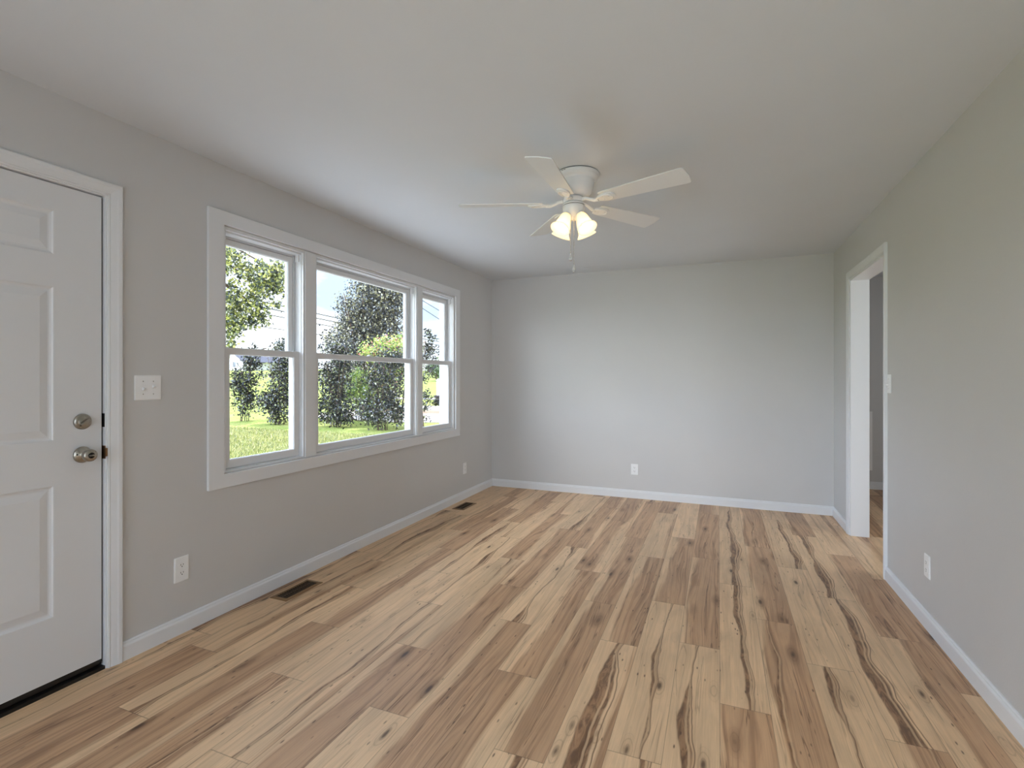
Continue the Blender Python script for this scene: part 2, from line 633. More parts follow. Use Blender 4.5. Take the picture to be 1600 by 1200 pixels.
# looks of planks that stand out: (row, n-th plank from its offset joint): (brown, band, band position)
LOOK = {(-1, -1): (0.0, 0.9, 0.42), (0, 1): (0.0, 1.0, 0.5), (0, 0): (0.0, 0.55, 0.6), (0, -1): (0.75, 0, .5), (2, -1): (0.0, 0.8, 0.45),
        (3, 0): (0.05, 0.95, 0.5), (3, -1): (0.55, 0.5, 0.7), (-2, 0): (0.0, 0.6, 0.6), (-3, -1): (0.12, 1.0, 0.55), (-3, 0): (0.55, 0, .5),
        (-2, 1): (0.6, 0.15, .5), (-1, 0): (0.65, 0.0, .5), (-1, 1): (0.9, 0, .5), (1, 0): (0.65, 0, .5), (1, -1): (0.7, 0.4, .3),
        (2, 0): (0.05, 0.2, .8), (4, 0): (0.7, 0, .5), (4, -1): (0.5, 0, .5), (5, 0): (0.7, 0.2, .5), (-4, 0): (0.6, 0, .5), (-4, -1): (0.62, 0, .5),
        (-5, 0): (0.5, 0, .5), (-6, 0): (0.05, 0.9, .5), (-6, -1): (0.6, 0, .5), (-5, -1): (0.6, 0.1, .5), (-7, 0): (0.7, 0.1, .5), (-7, 1): (0.62, .4, .5),
        (-8, 0): (0.1, 0.35, .5), (-8, -1): (0.6, 0, .5), (-9, 1): (0.05, 0.8, .5), (-9, 0): (0.1, 0.45, .6), (-10, 0): (0.0, 0.2, .5), (-11, 0): (0.45, 0.0, .5),
        (-11, -1): (0.6, 0.1, .5), (-10, -1): (0.55, .3, .4), (-13, -1): (0.8, 0.2, .6), (-12, 0): (0.05, 0.8, .5), (-12, -1): (0.6, 0, .5), (-13, 0): (0.15, .35, .4)}
fv, ff, fcol, fuv = [], [], [], []


def plank(x0, x1, y0, y1, cx0, cx1, cy0, cy1, vals):
    """plank x0..x1 / y0..y1 clipped to c-rectangle"""
    a0, a1 = max(x0, cx0), min(x1, cx1)
    b0, b1 = max(y0, cy0), min(y1, cy1)
    if a1 - a0 < 1e-4 or b1 - b0 < 1e-4:
        return
    # split near the ends so that the distance to the end joint interpolates exactly
    cuts = [b0, b1] + [c for c in (y0 + 0.004, y1 - 0.004) if b0 + 1e-4 < c < b1 - 1e-4]
    cuts = sorted(set(cuts))
    for c0, c1 in zip(cuts[:-1], cuts[1:]):
        o = len(fv)
        for x, y in ((a0, c0), (a1, c0), (a1, c1), (a0, c1)):
            fv.append((x, y, 0))
            fuv.append(((x - x0) / (x1 - x0), y - y0, min(y - y0, y1 - y, 0.004)))
            fcol.append(vals)
        ff.append((o, o + 1, o + 2, o + 3))


for k in range(-15, 18):
    x0 = PX0 + PW * k
    off = OFF.get(k, rng.uniform(1.2, 2.4))
    for n in range(-5, 6):
        y0 = off + PL * n
        if k in OFF and (k, n) in LOOK:
            br, bd, bp_ = LOOK[(k, n)]
        else:
            r = rng.random()
            if r < 0.34:
                br, bd, bp_ = rng.uniform(0, .1), rng.uniform(.4, 1.0), rng.uniform(.3, .7)
            elif r < 0.78:
                br, bd, bp_ = rng.uniform(.45, .75), rng.choice([0, 0, .3]), rng.uniform(.3, .7)
            else:
                br, bd, bp_ = rng.uniform(0, .15), rng.uniform(0, .3), rng.uniform(.3, .7)
        vals = (rng.random(), br, bd, bp_)
        # the room, the doorway and the hall share one floor
        plank(x0, x0 + PW, y0, y0 + PL, 0.0, RWID, REAR_Y, BACK, vals)
        plank(x0, x0 + PW, y0, y0 + PL, RWID, RWID + TI, DOOR_Y[0], DOOR_Y[1], vals)
        plank(x0, x0 + PW, y0, y0 + PL, RWID + TI, HX1, HY0, HY1, vals)
me = bpy.data.meshes.new('floor')
me.from_pydata(fv, [], ff)
at = me.attributes.new('plank', 'FLOAT_COLOR', 'POINT')
at.data.foreach_set('color', np.array(fcol, dtype=np.float32).ravel())
at = me.attributes.new('plank_uv', 'FLOAT_VECTOR', 'POINT')
at.data.foreach_set('vector', np.array(fuv, dtype=np.float32).ravel())
me.materials.append(M_FLOOR)
fl = bpy.data.objects.new('floor', me)
C.objects.link(fl)
fl['kind'] = 'structure'

m = MB()
m.box(-0.14, HX1 + TH, REAR_Y - 0.14, HY1 + TI, -0.45, -0.004)
m.build('trim_7', M_BRONZE, kind='structure')        # floor slab and foundation under the planks

# ------------------------------------------------------------------ ceiling and walls
m = MB()
m.box(-TH, RWID + 0.06, REAR_Y - TH, BACK + 0.06, H, H + 0.14)
m.box(RWID + 0.06, HX1 + TH, HY0 - TI, HY1 + TI, H, H + 0.14)
m.build('ceiling', M_CEIL, kind='structure')

WIN_Z = (0.762, 2.108)
UNITS = [(1.955, 2.545), (2.631, 3.872), (3.946, 4.555)]
FD_Y = (0.447, 1.3965)     # front door opening
FD_Z = 2.09


def wall_with_holes(name, along, c0, c1, a0, a1, z0, z1, holes):
    """box wall; along='y' spans a in y at x c0..c1; holes: (a0,a1,z0,z1)"""
    m = MB()
    cuts = sorted({a0, a1, *[h[0] for h in holes], *[h[1] for h in holes]})
    for p, q in zip(cuts[:-1], cuts[1:]):
        hs = sorted([h for h in holes if h[0] <= p + 1e-6 and h[1] >= q - 1e-6], key=lambda h: h[2])
        z = z0
        segs = []
        for h in hs:
            if h[2] > z + 1e-5:
                segs.append((z, h[2]))
            z = h[3]
        if z < z1 - 1e-5:
            segs.append((z, z1))
        for s0, s1 in segs:
            if along == 'y':
                m.box(c0, c1, p, q, s0, s1)
            else:
                m.box(p, q, c0, c1, s0, s1)
    return m.build(name, M_WALL, kind='structure')


wall_with_holes('wall_left', 'y', -TH, 0.0, REAR_Y - TH, BACK + TI, 0, H,
                [(FD_Y[0], FD_Y[1], 0, FD_Z), (UNITS[0][0], UNITS[2][1], WIN_Z[0], WIN_Z[1])])
wall_with_holes('wall_back', 'x', BACK, BACK + TI, 0.0, RWID, 0, H, [])
wall_with_holes('wall_right', 'y', RWID, RWID + TI, REAR_Y - TH, HY1, 0, H, [(DOOR_Y[0], DOOR_Y[1], 0, DOOR_Z)])
wall_with_holes('wall_rear', 'x', REAR_Y - TH, REAR_Y, 0.0, RWID, 0, H, [RW])
wall_with_holes('wall_hall_far', 'x', HY1, HY1 + TI, RWID, HX1 + TH, 0, H, [])
wall_with_holes('wall_hall_near', 'x', HY0 - TI, HY0, RWID + TI, HX1 + TH, 0, H, [])
wall_with_holes('wall_hall_right', 'y', HX1, HX1 + TH, HY0, HY1, 0, H, [HW])

# baseboards -------------------------------------------------------
BB = [(0, 0), (0.014, 0), (0.014, 0.064), (0.012, 0.069), (0.0085, 0.074), (0.0085, 0.079), (0.005, 0.085), (0, 0.085)]


def baseboard(name, p0, p1):
    """profile sticks out to the left of travel p0 -> p1"""
    m = MB()
    m.sweep([(a, z) for a, z in BB], [(*p0, 0), (*p1, 0)], normal=Vector((0, 0, 1)))
    return m.build(name, M_TRIM, kind='structure')


baseboard('baseboard_left', (0, BACK - 0.001), (0, 1.446))
baseboard('baseboard_back', (RWID, BACK), (0, BACK))
baseboard('baseboard_right', (RWID, REAR_Y), (RWID, 3.868))
baseboard('baseboard_right_far', (RWID, 4.907), (RWID, BACK))
baseboard('baseboard_hall', (HX1, HY1), (RWID + TI, HY1))
baseboard('baseboard_rear', (0, REAR_Y), (RWID, REAR_Y))

# casings ----------------------------------------------------------
COLONIAL = [(0, 0), (0, 0.009), (0.006, 0.011), (0.010, 0.009), (0.016, 0.011), (0.034, 0.015), (0.040, 0.0175), (0.052, 0.018), (0.057, 0.015), (0.057, 0)]


def casing(name, x, y0, y1, ztop, normal, prof, parent=None):
    """three-sided door casing in the plane x = const around y0..y1; profile a grows outwards"""
    m = MB()
    path = [(x, y0, 0), (x, y0, ztop), (x, y1, ztop), (x, y1, 0)]
    s = 1 if normal.x < 0 else -1
    # left of travel (normal x d): want outward
    test = normal.cross(Vector((0, 0, 1)))
    outward = test.y < 0
    p = [((a if outward else -a), b_) for a, b_ in prof]
    m.sweep(p, path, normal=normal)
    return m.build(name, M_TRIM, parent=parent, kind=None if parent else 'structure')


casing('trim_2', 0.0, FD_Y[0] - 0.004, FD_Y[1] - 0.008, FD_Z - 0.006, Vector((1, 0, 0)), COLONIAL)
casing('trim_3', RWID, DOOR_Y[0] - 0.002, DOOR_Y[1] + 0.002, DOOR_Z + 0.0, Vector((-1, 0, 0)), COLONIAL)

# doorway jamb lining (flush white lining through the wall)
m = MB()
m.box(RWID - 0.003, RWID + TI + 0.003, DOOR_Y[1] - 0.018, DOOR_Y[1] + 0.001, 0, DOOR_Z)
m.box(RWID - 0.003, RWID + TI + 0.003, DOOR_Y[0] - 0.001, DOOR_Y[0] + 0.018, 0, DOOR_Z)
m.box(RWID - 0.003, RWID + TI + 0.003, DOOR_Y[0] + 0.018, DOOR_Y[1] - 0.018, DOOR_Z - 0.018, DOOR_Z + 0.001)
m.build('trim_4', M_TRIM, kind='structure', bevel=0.0015)

# ------------------------------------------------------------------ front door
D0, D1, DZ0, DZ1 = FD_Y[0] + 0.018, 1.3745, 0.046, 2.073
DXF, DXB = -0.012, -0.056
jm = MB()
jm.box(-TH, 0.001, FD_Y[1] - 0.014, FD_Y[1], 0, FD_Z)
jm.box(-TH, 0.001, FD_Y[0], FD_Y[0] + 0.014, 0, FD_Z)
jm.box(-TH, 0.001, FD_Y[0] + 0.014, FD_Y[1] - 0.014, FD_Z - 0.012, FD_Z)
jm.box(-TH, -0.060, FD_Y[1] - 0.03, FD_Y[1] - 0.014, 0, FD_Z - 0.012)
jm.box(-TH, -0.060, FD_Y[0] + 0.014, FD_Y[0] + 0.03, 0, FD_Z - 0.012)
jm.box(-TH, -0.060, FD_Y[0] + 0.03, FD_Y[1] - 0.03, FD_Z - 0.03, FD_Z - 0.012)
jamb = jm.build('trim_5', M_TRIM, kind='structure', bevel=0.001)

# slab with raised panels: grid of faces with stepped panels
panel_cols = [(D0 + 0.165, D0 + 0.165 + 0.245), (D1 - 0.17 - 0.245, D1 - 0.17)]
panel_rows = [(0.301, 0.842), (1.02, 1.655), (1.783, 1.966)]
m = MB()
ys = sorted({D0, D1, *[c for p in panel_cols for c in p]})
zs = sorted({DZ0, DZ1, *[c for p in panel_rows for c in p]})
for y0_, y1_ in zip(ys[:-1], ys[1:]):
    for z0_, z1_ in zip(zs[:-1], zs[1:]):
        is_p = any(abs(y0_ - a) < 1e-6 and abs(y1_ - b_) < 1e-6 for a, b_ in panel_cols) and \
               any(abs(z0_ - a) < 1e-6 and abs(z1_ - b_) < 1e-6 for a, b_ in panel_rows)
        if not is_p:
            m.add([(DXF, y0_, z0_), (DXF, y1_, z0_), (DXF, y1_, z1_), (DXF, y0_, z1_)], [(0, 1, 2, 3)])
        else:
            steps = [(0, 0), (0.004, -0.0005), (0.008, -0.005), (0.014, -0.008), (0.020, -0.0085), (0.046, -0.0025), (0.048, -0.002)]
            loops = []
            for ins, dx in steps:
                o = len(m.v)
                m.v += [(DXF + dx, y0_ + ins, z0_ + ins), (DXF + dx, y1_ - ins, z0_ + ins),
                        (DXF + dx, y1_ - ins, z1_ - ins), (DXF + dx, y0_ + ins, z1_ - ins)]
                loops.append(o)
            for p, q in zip(loops[:-1], loops[1:]):
                for k in range(4):
                    l = (k + 1) % 4
                    m.f.append((p + k, p + l, q + l, q + k))
                    m.smooth.append(False)
            q = loops[-1]
            m.f.append((q, q + 1, q + 2, q + 3))
            m.smooth.append(False)
m.add([(DXB, D0, DZ0), (DXB, D1, DZ0), (DXB, D1, DZ1), (DXB, D0, DZ1),
       (DXF, D0, DZ0), (DXF, D1, DZ0), (DXF, D1, DZ1), (DXF, D0, DZ1)],
      [(0, 1, 2, 3), (0, 4, 5, 1), (1, 5, 6, 2), (2, 6, 7, 3), (3, 7, 4, 0)])
door = m.build('door_1', M_DOOR, kind='structure')
# weld the slab
bm = bmesh.new()
bm.from_mesh(door.data)
bmesh.ops.remove_doubles(bm, verts=bm.verts, dist=1e-5)
bmesh.ops.recalc_face_normals(bm, faces=bm.faces)
bm.to_mesh(door.data)
bm.free()

RX = Matrix.Rotation(PI / 2, 4, 'Y')      # local z -> world x


def at(x, y, z, R=RX):
    return Matrix.Translation((x, y, z)) @ R


# dead bolt
KY, KZ, BZ = 1.302, 0.953, 1.094
m = MB()
m.lathe([(0.0, 0.012), (0.020, 0.012), (0.0215, 0.0105), (0.0225, 0.0105), (0.026, 0.011), (0.031, 0.0085), (0.0335, 0.003), (0.0335, 0.0)], 40, at(DXF, KY, BZ))
bolt = m.build('deadbolt', M_NICKEL, parent=door)
m = MB()
R = at(DXF + 0.012, KY, BZ) @ Matrix.Rotation(rad(-52), 4, 'Z')
m.prism([(-0.021, -0.0035), (-0.012, -0.005), (0.012, -0.005), (0.021, -0.0035), (0.021, 0.0035), (0.012, 0.005), (-0.012, 0.005), (-0.021, 0.0035)], -0.001, 0.017, R)
m.build('thumb_turn', M_NICKEL, parent=bolt, bevel=0.0015)
m = MB()
m.prism([(-0.0215, 0.004), (0.0215, 0.004), (0.0215, 0.0075), (-0.0215, 0.0075)], -0.0005, 0.0006, R)
m.build('turn_shade', M_DARK, parent=bolt)  # dark strip painted as the shaded side of the thumb turn
# knob: rose, neck and flat round knob with a turn button
m = MB()
m.lathe([(0.0, 0.0), (0.0345, 0.0), (0.0345, 0.003), (0.031, 0.008), (0.022, 0.0125), (0.014, 0.015), (0.012, 0.018), (0.0118, 0.032), (0.014, 0.036),
         (0.0215, 0.040), (0.0255, 0.046), (0.0265, 0.053), (0.0255, 0.060), (0.022, 0.064), (0.012, 0.0655), (0.0, 0.0655)], 40, at(DXF, KY, KZ))
knob = m.build('door_knob', M_NICKEL, parent=door)
m = MB()
m.prism([(-0.009, -0.0028), (0.009, -0.0028), (0.009, 0.0028), (-0.009, 0.0028)], 0.0650, 0.0730, at(DXF, KY, KZ) @ Matrix.Rotation(rad(90), 4, 'Z'))
m.build('turn_button', M_NICKEL, parent=knob, bevel=0.001)
m = MB()
m.lathe([(0.0, 0.0650), (0.0118, 0.0650), (0.0122, 0.0658), (0.0, 0.0660)], 24, at(DXF, KY, KZ))
m.build('button_recess', M_DARK, parent=knob)
m = MB()
m.lathe([(0.0, 0.0102), (0.003, 0.0102), (0.003, 0.013), (0, 0.013)], 12, at(DXF, KY - 0.024, KZ + 0.003), smooth=False)
m.build('release_hole', M_DARK, parent=knob)
# strike plates on the jamb
m = MB()
m.box(-0.05, 0.0025, FD_Y[1] - 0.0152, FD_Y[1] - 0.0138, KZ - 0.029, KZ + 0.029)
m.box(0.0012, 0.0065, FD_Y[1] - 0.0152, FD_Y[1] - 0.008, KZ - 0.018, KZ + 0.018)
m.build('strike_plate', M_BRASS, parent=jamb, bevel=0.0005)
m = MB()
m.box(-0.05, -0.004, FD_Y[1] - 0.0150, FD_Y[1] - 0.0138, BZ - 0.03, BZ + 0.03)
m.build('strike_plate', M_DARK, parent=jamb)
# dark weather strip in the gap, door sweep and threshold
m = MB()
m.box(-0.058, -0.022, D1 + 0.0005, FD_Y[1] - 0.0142, 0.03, DZ1)
m.box(-0.058, -0.030, D0, D1, DZ1 + 0.0005, FD_Z - 0.0125)
m.build('weather_strip', M_SWEEP, parent=jamb)
m = MB()
m.box(DXB, DXF - 0.002, D0, D1, 0.026, DZ0)
m.build('door_sweep', M_SWEEP, parent=door)
m = MB()
m.box(-TH - 0.02, -0.001, FD_Y[0] + 0.014, FD_Y[1] - 0.014, -0.004, 0.014)
m.box(-TH - 0.02, -0.03, FD_Y[0] + 0.014, FD_Y[1] - 0.014, 0.014, 0.026)
m.build('trim_6', M_SWEEP, kind='structure')

# ------------------------------------------------------------------ windows
# picture-frame casing with the two mullion boards
cas = MB()
co = (1.858, 4.652, 0.683, 2.187)
ci = (UNITS[0][0] - 0.006, UNITS[2][1] + 0.006, WIN_Z[0] - 0.006, WIN_Z[1] + 0.006)
cas.ring(0.0, 0.018, co[0], co[1], co[2], co[3], ci[0] - co[0], co[1] - ci[1], ci[2] - co[2], co[3] - ci[3])
casing_o = cas.build('trim_1', M_TRIM, kind='structure', bevel=0.002)
for (a, b_), (c_, d_) in zip(UNITS[:-1], UNITS[1:]):
    m = MB()
    m.box(-0.125, 0.002, b_, c_, WIN_Z[0], WIN_Z[1])
    m.box(0.002, 0.0075, b_ - 0.004, c_ + 0.004, WIN_Z[0], WIN_Z[1])
    m.build('mullion', M_TRIM, parent=casing_o, bevel=0.0025)


def window_unit(name, y0, y1):
    z0, z1 = WIN_Z
    fr = MB()
    fr.ring(-0.125, 0.0, y0, y1, z0, z1, 0.016, 0.016, 0.008, 0.016)
    fr.ring(-0.064, -0.016, y0 + 0.016, y1 - 0.016, z0 + 0.008, z1 - 0.016, 0.004, 0.004, 0.004, 0.012)
    root = fr.build(name, M_VINYL, kind='structure', bevel=0.0015)
    m = MB()
    m.ring(-0.108, -0.064, y0 + 0.016, y1 - 0.016, z0 + 0.012, z1 - 0.028, 0.018, 0.018, 0.010, 0.014)
    m.build('outer_track', M_TRACK, parent=root, bevel=0.0015)
    # lower sash, inner track
    a, c = y0 + 0.021, y1 - 0.021
    m = MB()
    m.ring(-0.060, -0.030, a, c, z0 + 0.013, 1.450, 0.043, 0.043, 0.046, 0.037)
    m.ring(-0.056, -0.036, a + 0.042, c - 0.042, z0 + 0.058, 1.414, 0.004, 0.004, 0.004, 0.004)
    ls = m.build('lower_sash', M_VINYL, parent=root, bevel=0.002)
    m = MB()
    m.box(-0.048, -0.044, a + 0.043, c - 0.043, z0 + 0.059, 1.4135)
    m.build('window_glass', M_GLASS, parent=ls)
    # lift and cam lock on the meeting rail
    for yy in ((y0 + y1) / 2,):
        m = MB()
        m.lathe([(0.013, 0.0), (0.013, 0.005), (0.010, 0.008), (0, 0.008)], 20, Matrix.Translation((-0.048, yy, 1.450)))
        m.box(-0.052, -0.034, yy - 0.004, yy + 0.022, 1.4555, 1.461)
        m.build('sash_lock', M_VINYL, parent=ls, bevel=0.001)
    for yy in (a + 0.025, c - 0.025):
        m = MB()
        m.box(-0.056, -0.038, yy - 0.018, yy + 0.018, 1.450, 1.4525)
        m.build('tilt_latch', M_VINYL, parent=ls, bevel=0.001)
    # upper sash, outer track
    a, c = y0 + 0.035, y1 - 0.035
    m = MB()
    m.ring(-0.103, -0.072, a, c, 1.413, z1 - 0.043, 0.036, 0.036, 0.036, 0.033)
    m.ring(-0.098, -0.078, a + 0.035, c - 0.035, 1.448, z1 - 0.075, 0.004, 0.004, 0.004, 0.004)
    us = m.build('upper_sash', M_VINYL, parent=root, bevel=0.002)
    m = MB()
    m.box(-0.090, -0.086, a + 0.036, c - 0.036, 1.4485, z1 - 0.0755)
    m.build('window_glass', M_GLASS, parent=us)
    # stop blocks high in the inner track
    for yy in (y0 + 0.0205, y1 - 0.0305):
        m = MB()
        m.box(-0.058, -0.030, yy, yy + 0.010, z1 - 0.075, z1 - 0.0285)
        m.build('sash_stop', M_VINYL, parent=root, bevel=0.0015)
    # full-height outer screen track on the far side jamb
    return root


for i, (a, b_) in enumerate(UNITS):
    window_unit('window_%d' % (i + 1), a, b_)
# outdoor casing round the windows
m = MB()
m.ring(-TH - 0.03, -TH, UNITS[0][0] - 0.08, UNITS[2][1] + 0.08, WIN_Z[0] - 0.08, WIN_Z[1] + 0.08, 0.085, 0.085, 0.085, 0.085)
m.build('trim_8', M_TRIM, kind='structure', bevel=0.002)
# unseen eave along the window wall, added to keep direct sun out
m = MB()
m.box(-0.75, -TH, REAR_Y - 0.5, BACK + 0.6, 2.47, 2.62)
m.build('trim_9', M_TRIM, kind='structure')


def plain_window(name, axis, c0, c1, a0, a1, z0, z1, n):
    m = MB()
    if axis == 'x':       # in a wall across x: swap axes
        cut = [a0 + (a1 - a0) * i / n for i in range(n + 1)]
        m.box(a0, a1, c0, c1, z0, z0 + 0.04)
        m.box(a0, a1, c0, c1, z1 - 0.04, z1)
        for c in cut:
            m.box(max(a0, c - 0.025), min(a1, c + 0.025), c0, c1, z0 + 0.04, z1 - 0.04)
    else:
        cut = [a0 + (a1 - a0) * i / n for i in range(n + 1)]
        m.box(c0, c1, a0, a1, z0, z0 + 0.04)
        m.box(c0, c1, a0, a1, z1 - 0.04, z1)
        for c in cut:
            m.box(c0, c1, max(a0, c - 0.025), min(a1, c + 0.025), z0 + 0.04, z1 - 0.04)
    root = m.build(name, M_VINYL, kind='structure', bevel=0.002)
    mid = (c0 + c1) / 2
    for p, q in zip(cut[:-1], cut[1:]):
        m = MB()
        if axis == 'x':
            m.box(p + 0.02, q - 0.02, mid - 0.002, mid + 0.002, z0 + 0.035, z1 - 0.035)
        else:
            m.box(mid - 0.002, mid + 0.002, p + 0.02, q - 0.02, z0 + 0.035, z1 - 0.035)
        m.build('window_glass', M_GLASS, parent=root)
    return root


plain_window('window_4', 'x', REAR_Y - 0.12, REAR_Y - 0.02, *RW, 2)  # unseen window made up to carry the rear fill light
plain_window('window_5', 'y', HX1 + 0.02, HX1 + 0.12, *HW, 2)

# ------------------------------------------------------------------ wall plates
def basis(origin, right, up_, out_):
    M = Matrix.Identity(4)
    for i, a in enumerate((right, up_, out_)):
        for j in range(3):
            M[j][i] = a[j]
    M.translation = origin
    return M


def rrect(w, h, r, n=4):
    p = []
    for cx, cy_, a0 in ((w / 2 - r, h / 2 - r, 0), (-w / 2 + r, h / 2 - r, 90), (-w / 2 + r, -h / 2 + r, 180), (w / 2 - r, -h / 2 + r, 270)):
        for i in range(n + 1):
            a = rad(a0 + 90 * i / n)
            p.append((cx + r * math.cos(a), cy_ + r * math.sin(a)))
    return p


def plate_mesh(M, w, h):
    m = MB()
    m.prism(rrect(w, h, 0.003), 0, 0.0035, M)
    m.prism(rrect(w - 0.008, h - 0.008, 0.003), 0.0035, 0.0058, M)
    return m


def outlet(M, label, w=0.072, h=0.117):
    t_ = thing('power_outlet', label, 'outlet', M.translation, 'duplex outlets low on the walls')
    plate_mesh(M, w, h).build('cover_plate', M_PLATE, parent=t_, bevel=0.0012)
    for s in (1, -1):
        m = MB()
        T = M @ Matrix.Translation((0, s * 0.0195, 0))
        pts = []
        for i in range(28):
            a = 2 * PI * i / 28
            pts.append((max(-0.0172, min(0.0172, 0.0185 * math.cos(a))), max(-0.0138, min(0.0138, 0.0165 * math.sin(a)))))
        m.prism(pts, 0.0057, 0.0072, T)
        r = m.build('receptacle', M_PLATE, parent=t_, bevel=0.0006)
        m = MB()
        for x0, hh in ((-0.0064, 0.0082), (0.0064, 0.0068)):
            m.prism([(x0 - 0.0011, 0.003 - hh / 2), (x0 + 0.0011, 0.003 - hh / 2), (x0 + 0.0011, 0.003 + hh / 2), (x0 - 0.0011, 0.003 + hh / 2)], 0.0070, 0.00735, T)
        m.lathe([(0.0, 0.00735), (0.0026, 0.00735), (0.0026, 0.007)], 14, T @ Matrix.Translation((0, -0.0068, 0)), smooth=False)
        m.build('slots', M_DARK, parent=r)
    m = MB()
    m.lathe([(0.0, 0.0072), (0.0024, 0.0068), (0.003, 0.0057)], 14, M)
    m.build('screw', M_PLATE, parent=t_)
    return t_


def switch(M, label, gangs, ups, w, h=0.117):
    t_ = thing('light_switch', label, 'light switch', M.translation)
    plate_mesh(M, w, h).build('cover_plate', M_PLATE, parent=t_, bevel=0.0012)
    for k in range(gangs):
        T = M @ Matrix.Translation(((k - (gangs - 1) / 2) * 0.046, 0, 0))
        m = MB()
        m.prism(rrect(0.0105, 0.0245, 0.001), 0.0055, 0.0066, T)
        b_ = m.build('toggle_collar', M_PLATE, parent=t_)
        s = 1 if ups[k] else -1
        m = MB()
        m.prism([(-0.0048, -0.006), (0.0048, -0.006), (0.004, 0.006), (-0.004, 0.006)], 0, 0.014,
                T @ Matrix.Translation((0, 0.002 * s, 0.005)) @ Matrix.Rotation(rad(-32 * s), 4, 'X'))
        m.build('toggle', M_PLATE, parent=t_, bevel=0.001)
        for sz in (0.03, -0.03):
            m = MB()
            m.lathe([(0.0, 0.0068), (0.0022, 0.0066), (0.0028, 0.0056)], 12, T @ Matrix.Translation((0, sz, 0)))
            m.build('screw', M_NICKEL, parent=t_)
    return t_


Z = Vector((0, 0, 1))
ML = lambda y, z: basis((0.0, y, z), Vector((0, 1, 0)), Z, Vector((1, 0, 0)))
MR = lambda y, z: basis((RWID, y, z), Vector((0, -1, 0)), Z, Vector((-1, 0, 0)))
MBk = lambda x, z: basis((x, BACK, z), Vector((1, 0, 0)), Z, Vector((0, -1, 0)))
# right x up = out must hold: fix handedness where it does not
for fn in ():
    pass
outlet(ML(1.722, 0.321), 'white outlet under the window, low on the left wall near the front door', 0.074, 0.124)
outlet(ML(4.784, 0.322), 'white outlet low on the left wall by the far corner', 0.074, 0.12)
outlet(MBk(1.67, 0.306), 'white outlet low on the back wall', 0.074, 0.114)
outlet(MR(3.20, 0.316), 'white outlet low on the right wall above the baseboard', 0.074, 0.117)
switch(ML(1.561, 1.234), 'white double toggle switch plate between front door and window', 2, (False, True), 0.122, 0.117)
switch(MR(3.826, 1.243), 'white single switch plate beside the open doorway casing', 1, (False,), 0.072, 0.117)


# ------------------------------------------------------------------ floor registers
def register(cx, cy_, label):
    t_ = thing('floor_register', label, 'floor vent', (cx, cy_, 0), 'brown floor vents along the window wall')
    w, l = 0.130, 0.292
    m = MB()
    # bevelled rim
    o = [(-w / 2, -l / 2), (w / 2, -l / 2), (w / 2, l / 2), (-w / 2, l / 2)]
    loops = [(0, 0.0), (0.004, 0.0032), (0.021, 0.0055), (0.023, 0.0045), (0.023, 0.0006)]
    idx = []
    for ins, z in loops:
        k = len(m.v)
        for (px, py) in o:
            m.v.append((cx + px - math.copysign(ins, px), cy_ + py - math.copysign(ins, py), z))
        idx.append(k)
    for p, q in zip(idx[:-1], idx[1:]):
        for k in range(4):
            l2 = (k + 1) % 4
            m.f.append((p + k, p + l2, q + l2, q + k))
            m.smooth.append(False)
    m.build('rim', M_REG, parent=t_)
    m = MB()
    m.box(cx - w / 2 + 0.02, cx + w / 2 - 0.02, cy_ - l / 2 + 0.02, cy_ + l / 2 - 0.02, 0.0003, 0.0009)
    m.build('duct_opening', M_DARK, parent=t_)
    m = MB()
    n = 16
    for i in range(n):
        y = cy_ - l / 2 + 0.028 + (l - 0.056) * i / (n - 1)
        m.box(cx - w / 2 + 0.022, cx + w / 2 - 0.022, y - 0.0022, y + 0.0022, 0.001, 0.0042)
    m.box(cx - 0.0025, cx + 0.0025, cy_ - l / 2 + 0.022, cy_ + l / 2 - 0.022, 0.001, 0.0046)
    m.build('louvres', paint_reg_dark, parent=t_)
    return t_


paint_reg_dark = paint('dark_brown_louvre', lin(70, 52, 36), 0.5, 0, spec=0.4)
register(0.145, 2.335, 'brown louvred floor vent nearer the front door, beside the left baseboard')
register(0.150, 4.495, 'brown louvred floor vent near the far corner of the left wall')

# ------------------------------------------------------------------ return grille in the hall
t_ = thing('air_grille', 'white framed wall grille in the hall, seen edge-on behind the doorway jamb', 'vent grille', (3.87, HY1, 0.22))
m = MB()
gx0, gx1, gz0, gz1 = 3.64, 4.135, 0.215, 0.893
P = basis((0, HY1, 0), Vector((1, 0, 0)), Z, Vector((0, -1, 0)))
for a, b_, c_, d_ in ((gx0, gx1, gz0, gz0 + 0.025), (gx0, gx1, gz1 - 0.025, gz1), (gx0, gx0 + 0.025, gz0 + .025, gz1 - .025), (gx1 - 0.025, gx1, gz0 + .025, gz1 - .025)):
    m.box(a, b_, HY1 - 0.012, HY1, c_, d_)
m.build('frame', M_PLATE, parent=t_)
m = MB()
for i in range(26):
    z = gz0 + 0.035 + i * (gz1 - gz0 - 0.07) / 25
    m.add([(gx0 + .025, HY1 - 0.010, z), (gx1 - .025, HY1 - 0.010, z), (gx1 - .025, HY1 - 0.001, z + 0.016), (gx0 + .025, HY1 - 0.001, z + 0.016),
           (gx0 + .025, HY1 - 0.010, z - .0015), (gx1 - .025, HY1 - 0.010, z - .0015), (gx1 - .025, HY1 - 0.001, z + 0.0145), (gx0 + .025, HY1 - 0.001, z + 0.0145)],
          [(0, 1, 2, 3), (4, 7, 6, 5), (0, 4, 5, 1), (2, 6, 7, 3), (0, 3, 7, 4), (1, 5, 6, 2)])
m.build('louvres', M_PLATE, parent=t_)

